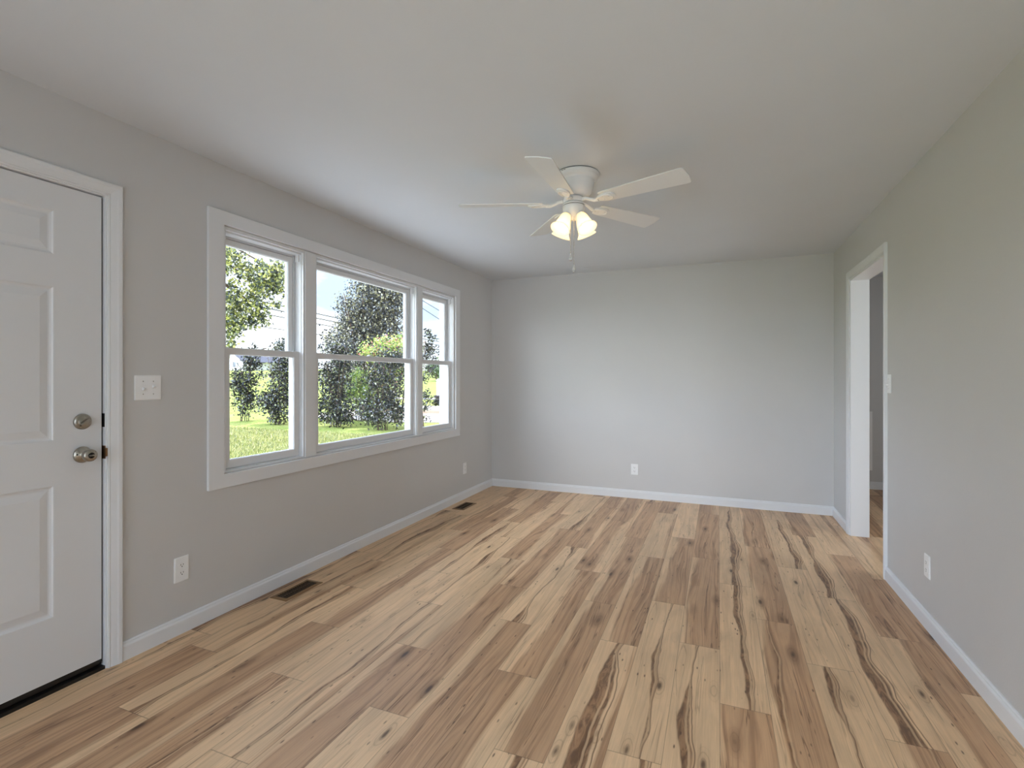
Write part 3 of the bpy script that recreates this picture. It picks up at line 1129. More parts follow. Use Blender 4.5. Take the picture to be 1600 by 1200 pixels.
# ------------------------------------------------------------------ ceiling fan
FX, FY = 1.735, 2.80
fan = thing('ceiling_fan', 'white five-blade ceiling fan with four lit frosted glass shades and pull chains', 'ceiling fan', (FX, FY, H))
T0 = Matrix.Translation((FX, FY, 0))
TM = Matrix.Translation((FX + 0.018, FY + 0.007, 0))     # the ceiling housing sits a little off the fan's axis
m = MB()
m.lathe([(0.0, 2.436), (0.124, 2.436), (0.1255, 2.433), (0.1255, 2.426), (0.122, 2.423), (0.1195, 2.421), (0.1195, 2.415), (0.116, 2.411), (0.106, 2.406),
         (0.099, 2.401), (0.0955, 2.394), (0.0965, 2.389), (0.0945, 2.385), (0.0935, 2.370), (0.0905, 2.352), (0.084, 2.336), (0.073, 2.322), (0.060, 2.314), (0.048, 2.310), (0.0, 2.310)], 64, TM)
motor = m.build('motor_housing', M_FAN, parent=fan)
for k in range(4):
    Mx = TM @ Matrix.Rotation(rad(-105) + 0.12 * (k - 1.5) + PI * (k // 2), 4, 'Z')
    m = MB()
    m.prism([(0.1235, -0.006), (0.1258, -0.006), (0.1258, 0.006), (0.1235, 0.006)], 2.428, 2.4305, Mx)
    m.build('vent_slot', M_DARK, parent=motor)
m = MB()
m.lathe([(0.0, 2.312), (0.045, 2.312), (0.058, 2.300), (0.060, 2.296), (0.060, 2.282), (0.056, 2.278), (0.0, 2.278)], 48, T0)
m.build('flywheel', M_FAN, parent=fan)
m = MB()
m.lathe([(0.0, 2.2605), (0.0605, 2.2605), (0.0605, 2.2575), (0.0, 2.2575)], 40, T0)
m.build('gap_ring', M_DARK, parent=fan)
m = MB()
m.lathe([(0.0, 2.278), (0.052, 2.278), (0.0625, 2.2635), (0.0625, 2.2605), (0.0, 2.2605)], 40, T0)
m.build('mounting_ring', M_FAN, parent=fan)
m = MB()
m.lathe([(0.0, 2.4399), (0.1215, 2.4399), (0.1215, 2.436), (0.0, 2.436)], 48, TM)
m.build('ceiling_gap_shade', M_DARK, parent=fan)  # dark ring standing in for the shadow gap above the housing
m = MB()
m.lathe([(0.0, 2.2575), (0.0615, 2.2575), (0.063, 2.254), (0.062, 2.236), (0.057, 2.216), (0.047, 2.202), (0.034, 2.193), (0.026, 2.188), (0.022, 2.180), (0.012, 2.176), (0.0, 2.175)], 48, T0)
m.build('switch_housing', M_FAN, parent=fan)

BLZ = 2.272
PITCH = rad(-12)


def blade_outline():
    r0, r1 = 0.165, 0.66
    pts = []
    w0, w1 = 0.050, 0.069
    # lower edge from root to tip
    pts += [(r0 + 0.012, -w0 + 0.006), (r0 + 0.03, -w0)]
    for i in range(1, 7):
        tt = i / 6
        pts.append((r0 + 0.03 + (r1 - 0.030 - r0 - 0.03) * tt, -(w0 + (w1 - w0) * tt)))
    for i in range(1, 6):
        a = -PI / 2 + rad(75) * i / 5
        pts.append((r1 - 0.024 + 0.016 * math.cos(a), -w1 + 0.016 + 0.016 * math.sin(a)))
    # slightly bowed tip
    pts.append((r1 - 0.0035, -0.026))
    pts.append((r1, 0.0))
    up_ = [(x, -y) for x, y in pts[:-1]][::-1]
    return pts + up_


for k in range(5):
    ang = rad(-89) - rad(72) * k
    B = T0 @ Matrix.Rotation(ang, 4, 'Z') @ Matrix.Translation((0, 0, BLZ)) @ Matrix.Rotation(PITCH, 4, 'X')
    m = MB()
    m.prism(blade_outline(), -0.003, 0.003, B)
    bl = m.build('blade', M_FAN, parent=fan, bevel=0.0015)
    # iron: arm from the flywheel, an oval plate with a raised hook-shaped rib under the blade
    m = MB()
    A = T0 @ Matrix.Rotation(ang, 4, 'Z')
    arm = [A @ Vector(p) for p in ((0.060, 0, 2.286), (0.085, -0.004, 2.284), (0.110, -0.006, 2.272), (0.135, -0.004, 2.262), (0.160, 0.0, 2.2635))]
    m.tube(arm, [0.011, 0.010, 0.009, 0.010, 0.012], 10)
    pl = []
    for i in range(28):
        a = 2 * PI * i / 28
        pl.append((0.205 + 0.058 * math.cos(a), 0.034 * math.sin(a) * (1.0 + 0.25 * math.cos(a))))
    m.prism(pl, -0.0115, -0.003, B)
    hook = [B @ Vector(p) for p in ((0.150, -0.006, -0.010), (0.175, -0.020, -0.012), (0.205, -0.029, -0.012), (0.235, -0.022, -0.012), (0.250, 0.0, -0.011),
                                    (0.238, 0.020, -0.011), (0.215, 0.024, -0.010))]
    m.tube(hook, [0.006, 0.006, 0.006, 0.0055, 0.005, 0.0045, 0.003], 8)
    for sx, sy in ((0.19, 0.012), (0.225, -0.006), (0.19, -0.014)):
        m.lathe([(0, -0.0140), (0.003, -0.0136), (0.0042, -0.0113)], 10, B @ Matrix.Translation((sx, sy, 0)))
    m.build('blade_iron', M_FAN, parent=bl, bevel=0.0006)

# the four lamp arms, sockets, shades and bulbs
cam_ang = math.atan2(0 - FY, 2.5 - FX)
SHADE = [(0.0185, 0.0), (0.0235, 0.004), (0.0275, 0.012), (0.0315, 0.026), (0.0350, 0.044), (0.0375, 0.062), (0.0400, 0.078), (0.0445, 0.089), (0.0510, 0.098), (0.0560, 0.104), (0.0568, 0.108)]
SH2 = SHADE + [(r - 0.0028, z - 0.001) for r, z in reversed(SHADE)]
for k in range(4):
    ang = cam_ang + rad(45 + 90 * k)
    tilt = rad(31)
    A = T0 @ Matrix.Rotation(ang, 4, 'Z')
    # axis of the shade: outwards and down
    S = A @ Matrix.Translation((0.052, 0, 2.200)) @ Matrix.Rotation(PI - tilt, 4, 'Y')
    m = MB()
    m.tube([A @ Vector(p) for p in ((0.036, 0, 2.212), (0.044, 0, 2.206), (0.052, 0, 2.199))], 0.011, 12)
    m.lathe([(0.0, -0.002), (0.021, -0.002), (0.0235, 0.002), (0.0235, 0.014), (0.021, 0.016), (0.0, 0.016)], 28, S)
    m.build('lamp_socket', M_FAN, parent=fan)
    m = MB()
    m.lathe(SH2 + [SH2[0]], 48, S, caps=False)
    sh = m.build('lamp_shade', M_SHADE, parent=fan)
    sh['label'] = 'frosted glass shade glowing warm white'
    m = MB()
    m.lathe([(0.0, 0.014), (0.011, 0.016), (0.012, 0.026), (0.017, 0.040), (0.0215, 0.054), (0.022, 0.062), (0.019, 0.073), (0.011, 0.081), (0.0, 0.083)], 24, S)
    bu = m.build('bulb', M_BULB, parent=sh)
    d = light('bulb_light', 'POINT', (0, 0, 0), LAMP_W, (1.0, 0.90, 0.76), shadow_soft_size=0.02)
    p = S @ Vector((0, 0, 0.088))
    d.location = p - Vector(fan.location)
    d.parent = fan

# two pull chains with drops
for (ox, oy, z0_, z1_) in ((-0.010, -0.030, 2.19, 1.985), (0.010, -0.031, 2.19, 1.920)):
    px, py = FX + ox, FY + oy
    m = MB()
    m.tube([(px + 0.0, py + 0.012, 2.196), (px, py + 0.002, z0_), (px, py, z0_ - 0.02), (px, py, z1_)], 0.0011, 6)
    zz = z0_ - 0.02
    while zz > z1_:
        m.lathe([(0, 0.0017), (0.0012, 0.0012), (0.0017, 0), (0.0012, -0.0012), (0, -0.0017)], 6, Matrix.Translation((px, py, zz)))
        zz -= 0.006
    ch = m.build('pull_chain', M_CHAIN, parent=fan)
    m = MB()
    m.lathe([(0, 0.0), (0.0022, -0.001), (0.0024, -0.006), (0, -0.007)], 10, Matrix.Translation((px, py, z1_ + 0.006)))
    m.build('bell_cap', M_NICKEL, parent=ch)
    m = MB()
    m.lathe([(0, 0), (0.0022, -0.004), (0.0048, -0.014), (0.0082, -0.026), (0.0092, -0.033), (0.0075, -0.041), (0.0035, -0.0455), (0, -0.0465)], 16, Matrix.Translation((px, py, z1_)))
    m.build('crystal_drop', M_CRYSTAL, parent=ch)

# ================================================================== outdoors
GZ = -0.45


def ss(a, b, x):
    t_ = min(max((x - a) / (b - a), 0), 1)
    return t_ * t_ * (3 - 2 * t_)


def ground_z(x, y):
    return GZ + 3.15 * ss(45, 112, -x) + 1.5 * ss(50, 150, y)


def leaf_mat(name, cols, trans=0.4, rough=0.5):
    """cols: list of (position, rgb 0-255)"""
    m_, t_, b_ = new_mat(name)
    t_.nodes.remove(b_)
    ge = N(t_, 'ShaderNodeNewGeometry')
    r_ = N(t_, 'ShaderNodeValToRGB')
    cr = r_.color_ramp
    cr.elements[0].position, cr.elements[0].color = cols[0][0], lin(*cols[0][1])
    cr.elements[1].position, cr.elements[1].color = cols[-1][0], lin(*cols[-1][1])
    for p_, c_ in cols[1:-1]:
        e_ = cr.elements.new(p_)
        e_.color = lin(*c_)
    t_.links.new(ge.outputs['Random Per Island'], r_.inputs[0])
    d_ = N(t_, 'ShaderNodeBsdfDiffuse')
    l_ = N(t_, 'ShaderNodeBsdfTranslucent')
    g_ = N(t_, 'ShaderNodeBsdfGlossy')
    g_.inputs['Roughness'].default_value = rough
    g_.inputs[0].default_value = (0.9, 0.95, 1.0, 1)
    x_ = N(t_, 'ShaderNodeMixShader')
    x_.inputs[0].default_value = trans
    y_ = N(t_, 'ShaderNodeMixShader')
    y_.inputs[0].default_value = 0.06
    for s_ in (d_, l_):
        t_.links.new(r_.outputs[0], s_.inputs[0])
    t_.links.new(d_.outputs[0], x_.inputs[1])
    t_.links.new(l_.outputs[0], x_.inputs[2])
    t_.links.new(x_.outputs[0], y_.inputs[1])
    t_.links.new(g_.outputs[0], y_.inputs[2])
    t_.links.new(y_.outputs[0], t_.nodes['Material Output'].inputs['Surface'])
    return m_


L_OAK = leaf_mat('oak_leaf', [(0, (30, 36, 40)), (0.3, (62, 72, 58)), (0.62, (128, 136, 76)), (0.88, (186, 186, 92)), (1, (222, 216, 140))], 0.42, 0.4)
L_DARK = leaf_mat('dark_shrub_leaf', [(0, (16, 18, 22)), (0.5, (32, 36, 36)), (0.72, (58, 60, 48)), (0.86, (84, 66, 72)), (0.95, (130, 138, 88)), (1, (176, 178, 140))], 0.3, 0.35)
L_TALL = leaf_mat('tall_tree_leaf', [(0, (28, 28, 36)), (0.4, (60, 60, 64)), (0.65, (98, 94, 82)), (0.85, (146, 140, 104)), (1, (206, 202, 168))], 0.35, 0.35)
L_BRIGHT = leaf_mat('bright_shrub_leaf', [(0, (72, 96, 44)), (0.5, (126, 152, 68)), (1, (180, 190, 98))], 0.5)
L_BLOOM = leaf_mat('pink_bloom_leaf', [(0, (80, 108, 50)), (0.3, (140, 170, 76)), (0.66, (196, 212, 116)), (0.82, (206, 190, 124)), (0.92, (214, 150, 140)), (1, (222, 96, 128))], 0.5)
L_FAR = leaf_mat('far_tree_leaf', [(0, (58, 78, 50)), (1, (116, 134, 84))], 0.3)
M_BARK = paint('bark', lin(96, 80, 70), 0.9, 0.6, 40, 0.2, 0.25)
NR = np.random.default_rng(5)


def leaf_cloud(blobs, n, size, sigma, per=26, droop=0.0):
    """blobs: (x, y, z, rx, ry, rz, weight). Clusters of pointed leaves fill the ellipsoids."""
    wts = np.array([b_[6] for b_ in blobs], float)
    wts /= wts.sum()
    k = max(1, n // per)
    which = NR.choice(len(blobs), k, p=wts)
    d = NR.normal(size=(k, 3))
    d /= np.linalg.norm(d, axis=1)[:, None]
    r = NR.random(k) ** 0.42
    bb = np.array([b_[:6] for b_ in blobs])[which]
    cen = bb[:, :3] + d * r[:, None] * bb[:, 3:6]
    p = np.repeat(cen, per, axis=0) + NR.normal(size=(k * per, 3)) * sigma
    n = len(p)
    ax = NR.normal(size=(n, 3))
    ax[:, 2] -= droop
    ax /= np.linalg.norm(ax, axis=1)[:, None]
    o_ = NR.normal(size=(n, 3))
    sd = np.cross(ax, o_)
    sd /= np.linalg.norm(sd, axis=1)[:, None]
    L_ = size * (0.65 + 0.7 * NR.random(n))[:, None]
    w_ = L_ * 0.30
    nrm = np.cross(ax, sd)
    v = np.stack([p, p + ax * L_ * .5 + sd * w_ + nrm * L_ * .06, p + ax * L_, p + ax * L_ * .5 - sd * w_ + nrm * L_ * .06], axis=1).reshape(-1, 3)
    return v


def cloud_obj(name, v, mat, parent):
    me_ = bpy.data.meshes.new(name)
    nv = len(v)
    nf = nv // 4
    me_.vertices.add(nv)
    me_.vertices.foreach_set('co', (v - np.array(parent.location)).astype(np.float32).ravel())
    me_.loops.add(nv)
    me_.loops.foreach_set('vertex_index', np.arange(nv, dtype=np.int32))
    me_.polygons.add(nf)
    me_.polygons.foreach_set('loop_start', np.arange(0, nv, 4, dtype=np.int32))
    me_.polygons.foreach_set('loop_total', np.full(nf, 4, dtype=np.int32))
    me_.update(calc_edges=True)
    me_.materials.append(mat)
    o_ = bpy.data.objects.new(name, me_)
    C.objects.link(o_)
    o_.parent = parent
    return o_


def tree(name, label, cat, base, blobs, n, size, sigma, mat, stems, group=None, droop=0.0, extra=None):
    """stems: list of (points, radius0, radius1)"""
    t_ = thing(name, label, cat, base, group)
    mb = MB()
    for pts, r0, r1 in stems:
        k = len(pts)
        mb.tube(pts, [r0 + (r1 - r0) * i / (k - 1) for i in range(k)], 7)
    mb.build('trunk', M_BARK, parent=t_)
    cloud_obj('foliage', leaf_cloud(blobs, n, size, sigma, droop=droop), mat, t_)
    if extra:
        cloud_obj(extra[0], leaf_cloud(*extra[1]), extra[2], t_)
    return t_


def multi_stem(x, y, n, h, spread, r=0.03, seed=0):
    q = random.Random(seed)
    z = ground_z(x, y)
    out_ = []
    for i in range(n):
        a = 2 * PI * i / n + q.uniform(-.4, .4)
        s = spread * q.uniform(.5, 1)
        out_.append(([(x + .16 * math.cos(a), y + .16 * math.sin(a), z - .05), (x + s * .3 * math.cos(a), y + s * .3 * math.sin(a), z + h * .3),
                      (x + s * .6 * math.cos(a + .2), y + s * .6 * math.sin(a + .2), z + h * .65), (x + s * math.cos(a + .1), y + s * math.sin(a + .1), z + h)], r, r * .3))
    return out_


# ---- ground
nx, ny = 90, 90
xs = [1.0 - 190 * (i / nx) ** 2.2 for i in range(nx + 1)]
ys_ = [-40 + 250 * (j / ny) ** 1.3 for j in range(ny + 1)]
vv_ = [(x, y, ground_z(x, y)) for x in xs for y in ys_]
fv_ = [(i * (ny + 1) + j, (i + 1) * (ny + 1) + j, (i + 1) * (ny + 1) + j + 1, i * (ny + 1) + j + 1) for i in range(nx) for j in range(ny)]
mb = MB()
mb.add(vv_, fv_, True)
M_LAWN, t, b = new_mat('lawn_grass')
g = G(t)
tcn = N(t, 'ShaderNodeTexCoord')
nl = g.noise(tcn.outputs['Object'], 0.7, 4, 0.6)
nf_ = g.noise(tcn.outputs['Object'], 26.0, 3, 0.7)
colL = g.mix(g.ss(nl, 0.35, 0.65), lin(134, 144, 76), lin(166, 164, 102))
colL = g.mix(g.ss(nf_, 0.40, 0.62), lin(92, 108, 46), colL)
t.links.new(colL, b.inputs['Base Color'])
b.inputs['Roughness'].default_value = 0.9
b.inputs['Specular IOR Level'].default_value = 0.1
lawn = mb.build('lawn', M_LAWN, kind='structure')

# grass blades on the part of the lawn the windows look onto
NB = 90000
gx = NR.uniform(-15.5, -4.7, NB)
gy = NR.uniform(0.0, 12.5, NB)
keep = gy > 2.6 - 0.47 * gx
gx, gy = gx[keep], gy[keep]
nb = len(gx)
hh = NR.uniform(0.035, 0.085, nb)
aa = NR.uniform(0, 2 * PI, nb)
ln = NR.normal(scale=0.025, size=(nb, 2))
wv = np.stack([np.cos(aa), np.sin(aa)], 1) * NR.uniform(0.006, 0.012, nb)[:, None]
p0 = np.stack([gx - wv[:, 0], gy - wv[:, 1], np.full(nb, GZ - 0.005)], 1)
p1 = np.stack([gx + wv[:, 0], gy + wv[:, 1], np.full(nb, GZ - 0.005)], 1)
p2 = np.stack([gx + ln[:, 0] + wv[:, 0] * .3, gy + ln[:, 1] + wv[:, 1] * .3, GZ + hh], 1)
p3 = np.stack([gx + ln[:, 0] - wv[:, 0] * .3, gy + ln[:, 1] - wv[:, 1] * .3, GZ + hh], 1)
gv = np.stack([p0, p1, p2, p3], 1).reshape(-1, 3)
L_GRASS = leaf_mat('grass_blade', [(0, (88, 96, 48)), (0.45, (142, 146, 82)), (0.8, (182, 178, 114)), (1, (206, 192, 148))], 0.35)
dummy = bpy.data.objects.new('grass_base', None)
gro = cloud_obj('grass', gv, L_GRASS, dummy)
gro.parent = None
bpy.data.objects.remove(dummy)
tag(gro, 'short sunlit grass of the front lawn outside the window', 'grass', kind='stuff')

# unseen pale slab under the windows, added to bounce light onto the ceiling
M_BOUNCE = paint('pale_bounce_slab', lin(196, 196, 195), 0.85, 0.4, 60, 0.2, 0.08)
mb = MB()
mb.box(-4.6, -0.145, -2.5, 8.5, GZ - 0.2, GZ + 0.02)
mb.build('bounce_slab', M_BOUNCE, kind='structure')

# gravel drive beyond the shrubs and a narrow road farther off
M_GRAVEL, t, b = new_mat('pale_gravel')
g = G(t)
tcn = N(t, 'ShaderNodeTexCoord')
sp_ = N(t, 'ShaderNodeSeparateXYZ')
t.links.new(tcn.outputs['Object'], sp_.inputs[0])
n1 = g.noise(tcn.outputs['Object'], 1.1, 5, 0.65)
n2 = g.noise(tcn.outputs['Object'], 30.0, 3, 0.7)
yy_ = g.math('ADD', sp_.outputs[1], g.math('MULTIPLY', g.math('SUBTRACT', n1, 0.5), 3.0))
dirt = g.math('MULTIPLY', g.ss(yy_, 20.6, 21.3), g.ss(yy_, 23.6, 22.8))
cg = g.mix(g.ss(n2, 0.3, 0.7), lin(150, 142, 136), lin(194, 188, 184))
cg = g.mix(g.math('MULTIPLY', dirt, 0.8), cg, lin(138, 110, 88))
t.links.new(cg, b.inputs['Base Color'])
b.inputs['Roughness'].default_value = 0.95
b.inputs['Specular IOR Level'].default_value = 0.1
mb = MB()
edge0 = [(-15.5 + 2.1 * i, 16.9 + 0.35 * math.sin(i * 1.7)) for i in range(12)]
edge1 = [(-15.5 + 2.1 * i, 26.6 + 0.4 * math.sin(i * 2.3)) for i in range(12)]
for i in range(11):
    a, b_, c_, d_ = edge0[i], edge0[i + 1], edge1[i + 1], edge1[i]
    mb.add([(*a, GZ - .2), (*b_, GZ - .2), (*c_, GZ - .2), (*d_, GZ - .2), (*a, GZ + .02), (*b_, GZ + .02), (*c_, GZ + .02), (*d_, GZ + .02)],
           [(4, 5, 6, 7), (0, 1, 5, 4), (2, 3, 7, 6)])
mb.build('driveway', M_GRAVEL, kind='structure')
M_ROAD = paint('pale_road', lin(176, 172, 168), 0.9, 0.3, 20, 0.1, 0.1)
mb = MB()
mb.box(-24, 25, 34.6, 37.2, GZ - 0.2, GZ + 0.03)
mb.build('road', M_ROAD, kind='structure')

# ---- row of shrubs between lawn and drive
tree('shrub', 'slim upright shrub with dark leaves, first of the row from the left pane edge', 'shrub', (-15.06, 14.7, GZ),
     [(-15.06, 14.7, 0.2, .40, .42, .6, .8), (-15.06, 14.7, 0.7, .42, .42, .75, 1.0), (-14.95, 14.8, 1.4, .48, .42, .7, 1.1), (-14.75, 14.8, 2.1, .30, .3, .45, .5), (-15.35, 14.5, 1.0, .25, .25, .5, .4)],
     3200, 0.10, 0.10, L_DARK, multi_stem(-15.06, 14.7, 5, 2.5, .5, .02, 1))
tree('shrub', 'full dark shrub standing at the right of the left window pane', 'shrub', (-12.65, 14.17, GZ),
     [(-12.6, 14.2, 0.3, .75, .65, .7, 1.3), (-12.5, 14.25, 1.5, .80, .7, .8, 1.4), (-12.3, 14.2, 2.3, .55, .5, .5, .7), (-13.2, 14.0, 0.35, .4, .4, .5, .4)],
     5600, 0.10, 0.11, L_DARK, multi_stem(-12.65, 14.17, 6, 2.7, .6, .02, 2))
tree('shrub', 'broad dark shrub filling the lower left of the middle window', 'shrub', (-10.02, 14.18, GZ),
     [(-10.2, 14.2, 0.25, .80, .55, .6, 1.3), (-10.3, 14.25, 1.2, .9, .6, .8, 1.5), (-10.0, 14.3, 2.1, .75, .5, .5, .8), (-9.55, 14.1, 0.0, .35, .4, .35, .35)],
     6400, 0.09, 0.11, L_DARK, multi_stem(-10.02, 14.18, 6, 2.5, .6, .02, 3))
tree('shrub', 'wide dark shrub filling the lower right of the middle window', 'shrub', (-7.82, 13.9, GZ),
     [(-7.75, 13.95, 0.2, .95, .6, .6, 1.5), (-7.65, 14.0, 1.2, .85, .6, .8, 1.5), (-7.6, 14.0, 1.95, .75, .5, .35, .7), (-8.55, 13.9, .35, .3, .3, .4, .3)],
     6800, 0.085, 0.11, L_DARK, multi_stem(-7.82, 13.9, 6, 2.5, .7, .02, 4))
tree('flowering_shrub', 'yellow-green crape shrub with pink blooms across the middle window sash rail', 'shrub', (-8.9, 16.3, GZ),
     [(-9.6, 16.0, 2.3, .75, .5, .5, 1.0), (-8.7, 16.3, 2.4, .85, .5, .5, 1.3), (-9.1, 16.2, 1.6, .9, .5, .5, .6)],
     5200, 0.09, 0.10, L_BLOOM, multi_stem(-8.9, 16.3, 6, 2.6, .8, .03, 5))
tree('bright_shrub', 'bright yellow-green shrub seen in the gap between the two dark shrubs', 'shrub', (-10.9, 16.6, GZ),
     [(-10.9, 16.6, 0.9, .7, .5, .75, 1.0), (-10.7, 16.7, 0.2, .5, .4, .5, .5)],
     2600, 0.09, 0.10, L_BRIGHT, multi_stem(-10.9, 16.6, 5, 1.8, .5, .03, 6))
SX, SY = -5.72, 12.9
tree('arching_shrub', 'loose shrub with arching twigs at the left of the right window pane', 'shrub', (SX, SY, GZ),
     [(-5.60, 12.95, 0.6, .22, .22, .6, .7), (-5.55, 13.00, 1.6, .22, .22, .7, 1.0), (-5.51, 13.05, 2.4, .16, .16, .45, .45), (-5.27, 13.15, 1.75, .12, .12, .10, .10),
      (-5.20, 13.20, 2.15, .10, .10, .08, .06)],
     1100, 0.075, 0.06, L_DARK, multi_stem(SX, SY, 5, 2.9, .3, .02, 7) +
     [([(-5.65, 12.95, .5), (-5.35, 13.15, .75), (-5.00, 13.30, 1.0)], .012, .004), ([(-5.65, 12.95, .3), (-5.35, 13.15, .5), (-5.10, 13.30, .62)], .012, .004),
      ([(-5.60, 12.95, 1.4), (-5.35, 13.10, 1.65), (-5.15, 13.20, 1.95)], .012, .004), ([(-5.60, 12.95, 1.8), (-5.35, 13.10, 2.1), (-5.15, 13.20, 2.3)], .012, .004)],
     extra=('twig_leaves', ([(-5.15, 13.23, .88, .18, .1, .10, 1), (-5.25, 13.20, .55, .14, .1, .06, 1)], 160, .08, .03, 16), L_DARK))

# ---- the tall tree in the middle window
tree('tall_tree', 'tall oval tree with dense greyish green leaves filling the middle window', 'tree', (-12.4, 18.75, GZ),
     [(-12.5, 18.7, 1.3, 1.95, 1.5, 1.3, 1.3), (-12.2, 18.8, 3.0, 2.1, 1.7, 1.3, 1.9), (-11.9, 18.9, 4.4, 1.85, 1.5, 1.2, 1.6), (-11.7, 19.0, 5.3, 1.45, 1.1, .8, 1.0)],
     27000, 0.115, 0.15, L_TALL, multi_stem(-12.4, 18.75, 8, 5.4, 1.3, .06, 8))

# ---- the tree whose branches hang in front of the left window
br = []
q = random.Random(3)
trunk_top = (-7.6, 5.8, 2.6)
br.append(([(-7.7, 5.6, GZ - .1), (-7.65, 5.7, 1.2), trunk_top, (-7.4, 6.0, 4.6)], .26, .12))
hang = [(-5.6, 6.45, 3.15), (-4.95, 6.75, 2.85), (-5.5, 6.5, 2.35), (-5.2, 6.62, 2.6), (-5.7, 6.45, 1.95), (-5.0, 6.75, 2.45), (-4.85, 6.8, 3.2)]
for hx, hy, hz in hang:
    br.append(([trunk_top, (-6.9, 6.1, 3.4), ((hx - 6.5) / 2 - .2, hy - .12, hz + .55), (hx, hy, hz)], .045, .008))
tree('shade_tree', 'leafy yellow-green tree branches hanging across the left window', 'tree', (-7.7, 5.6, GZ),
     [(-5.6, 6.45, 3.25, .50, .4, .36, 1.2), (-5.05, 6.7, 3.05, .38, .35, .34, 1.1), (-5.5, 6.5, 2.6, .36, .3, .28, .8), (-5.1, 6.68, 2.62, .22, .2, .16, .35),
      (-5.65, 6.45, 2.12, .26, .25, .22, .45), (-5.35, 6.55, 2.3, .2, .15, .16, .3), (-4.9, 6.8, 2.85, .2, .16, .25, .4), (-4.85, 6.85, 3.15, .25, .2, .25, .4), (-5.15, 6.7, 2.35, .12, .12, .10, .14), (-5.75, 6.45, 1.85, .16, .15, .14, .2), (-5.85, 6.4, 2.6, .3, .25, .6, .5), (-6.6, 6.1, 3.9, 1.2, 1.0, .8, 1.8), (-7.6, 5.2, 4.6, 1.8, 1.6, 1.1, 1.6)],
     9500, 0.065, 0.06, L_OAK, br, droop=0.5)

# ---- far trees on the rising ground
far = [(-96, 100, 4.6, 4.2, 'small far tree by the grey roofed house'), (-66, 92, 4.0, 3.6, 'round far tree on the slope behind the shrubs'),
       (-57, 100, 5.2, 4.6, 'dark far tree left of the small white gabled house'), (-80, 96, 5.5, 4.0, 'far tree showing between the left and middle windows'),
       (-46, 98, 3.6, 4.2, 'far tree near the drive end at the right window')]
for fx, fy, fh, fw_, lab in far:
    z = ground_z(fx, fy)
    tree('far_tree', lab, 'tree', (fx, fy, z), [(fx, fy, z + fh * .55, fw_ * .5, fw_ * .5, fh * .45, 1), (fx + .6, fy, z + fh * .35, fw_ * .6, fw_ * .5, fh * .3, .6)],
         1500, 0.45, 0.35, L_FAR, [([(fx, fy, z - .2), (fx, fy, z + fh * .5)], .16, .08)], group='trees on the far slope')


# ---- houses
def house(label, cx, cy_, rot, w, l, hw, hr, wall_m, roof_m):
    """ridge along local y (length l); gable ends at y = +-l/2"""
    z = ground_z(cx, cy_)
    t_ = thing('house', label, 'house', (cx, cy_, z))
    R = Matrix.Translation((cx, cy_, z)) @ Matrix.Rotation(rot, 4, 'Z')
    mb = MB()
    P_ = [(-w / 2, -1.0), (w / 2, -1.0), (w / 2, hw), (0, hr - .1), (-w / 2, hw)]
    v = [R @ Vector((x, -l / 2, zz)) for x, zz in P_] + [R @ Vector((x, l / 2, zz)) for x, zz in P_]
    mb.add(v, [(0, 1, 2, 3, 4), (9, 8, 7, 6, 5), (0, 4, 9, 5), (1, 6, 7, 2), (0, 5, 6, 1)])
    mb.build('wall', wall_m, parent=t_)
    mb = MB()
    for s in (-1, 1):
        o_ = 0.35
        e = (s * (w / 2 + o_), hw - o_ * (hr - hw) / (w / 2))
        v = [R @ Vector((xx, yy, zz)) for yy in (-l / 2 - o_, l / 2 + o_) for xx, zz in ((0, hr), e, (e[0], e[1] + .15), (0, hr + .15))]
        mb.add(v, [(0, 1, 2, 3), (7, 6, 5, 4), (0, 4, 5, 1), (1, 5, 6, 2), (2, 6, 7, 3), (3, 7, 4, 0)])
    mb.build('roof', roof_m, parent=t_)
    for x, zz, ww, h_ in ((-w * .2, hw * .3, .8, 1.2), (w * .2, hw * .3, .8, 1.2), (0, hw + .25, .6, .7)):
        mb = MB()
        v = [R @ Vector(p_) for p_ in ((x - ww / 2, -l / 2 - .06, zz), (x + ww / 2, -l / 2 - .06, zz), (x + ww / 2, -l / 2 - .06, zz + h_), (x - ww / 2, -l / 2 - .06, zz + h_),
                                       (x - ww / 2, -l / 2 + .05, zz), (x + ww / 2, -l / 2 + .05, zz), (x + ww / 2, -l / 2 + .05, zz + h_), (x - ww / 2, -l / 2 + .05, zz + h_))]
        mb.add(v, [(0, 1, 2, 3), (0, 4, 5, 1), (1, 5, 6, 2), (2, 6, 7, 3), (3, 7, 4, 0)])
        mb.build('window', M_HWIN, parent=t_)
    return t_


M_HWIN = paint('house_window', lin(92, 100, 112), 0.2, 0, spec=0.6)
M_SIDING = paint('white_siding', lin(226, 226, 230), 0.7, 0, spec=0.2, var=0.03)
M_ROOF = paint('grey_shingle', lin(92, 94, 108), 0.9, 0.3, 8, 0.1, 0.08)
face = lambda x, y: math.atan2(0 - y, 2.5 - x) + PI / 2      # turn the gable (local -y) to the room
house('white house with grey gabled roof far off in the left window', -108.5, 94.5, face(-108.5, 94.5) - rad(40), 8.5, 15, 2.0, 5.0, M_SIDING, M_ROOF)
house('small white gabled house far off in the right window', -82.5, 148, face(-82.5, 148) + rad(12), 4.6, 9, 2.2, 5.2, M_SIDING, M_ROOF)

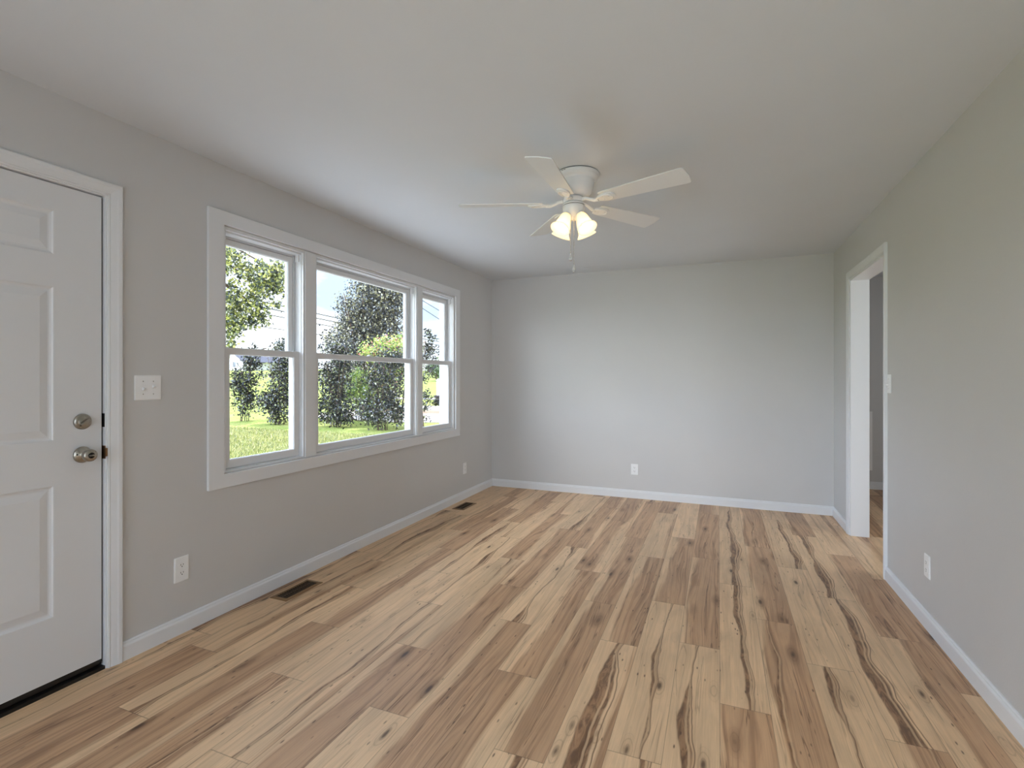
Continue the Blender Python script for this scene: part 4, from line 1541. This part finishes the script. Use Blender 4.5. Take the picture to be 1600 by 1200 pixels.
# ---- white post in a dark tub beside the drive
px_, py_ = -14.35, 28.6
t_ = thing('marker_post', 'white square post rising from a dark tub beyond the gravel drive', 'post', (px_, py_, GZ))
mb = MB()
mb.box(px_ - .10, px_ + .10, py_ - .10, py_ + .10, GZ + .5, GZ + 1.55)
mb.box(px_ - .13, px_ + .13, py_ - .13, py_ + .13, GZ + 1.55, GZ + 1.60)
mb.lathe([(.15, 0), (.02, .09), (0, .09)], 4, Matrix.Translation((px_, py_, GZ + 1.60)) @ Matrix.Rotation(PI / 4, 4, 'Z'), smooth=False)
mb.build('post', M_SIDING, parent=t_, bevel=.01)
mb = MB()
mb.lathe([(0, 0), (.22, 0), (.27, .5), (.30, .52), (.30, .60), (.26, .60), (.25, .52), (0, .52)], 20, Matrix.Translation((px_, py_, GZ)))
mb.build('tub', paint('dark_tub', lin(62, 52, 62), 0.6, 0, spec=0.3), parent=t_)

# ---- overhead lines
M_WIRE = paint('cable', lin(60, 62, 70), 0.6, 0, spec=0.3)


def wire(label, pts, sag, r):
    a, b_ = Vector(pts[0]), Vector(pts[1])
    mb = MB()
    mb.tube([a.lerp(b_, i / 24) - Vector((0, 0, sag * 4 * (i / 24) * (1 - i / 24))) for i in range(25)], r, 6)
    o_ = mb.build('power_line', M_WIRE)
    return tag(o_, label, 'power line', 'overhead power lines')


wire('topmost of the three close overhead lines crossing the sky outside', ((-33.0, 8, 8.9), (-33.0, 78, 6.2)), .35, .04)
wire('middle one of the three close overhead lines crossing the sky outside', ((-33.5, 8, 8.5), (-33.5, 78, 6.0)), .38, .04)
wire('lowest of the three close overhead lines crossing the sky outside', ((-34.0, 8, 8.0), (-34.0, 78, 5.6)), .36, .036)
wire('lone low overhead line under the bundle in the left window', ((-34.5, 8, 6.4), (-34.5, 78, 5.2)), .25, .028)
wire('upper of the two steep overhead lines in the right window', ((-31, 44, 12.5), (-31, 74, 7.2)), .2, .036)
wire('lower of the two steep overhead lines in the right window', ((-30, 44, 11.3), (-30, 74, 4.8)), .2, .036)
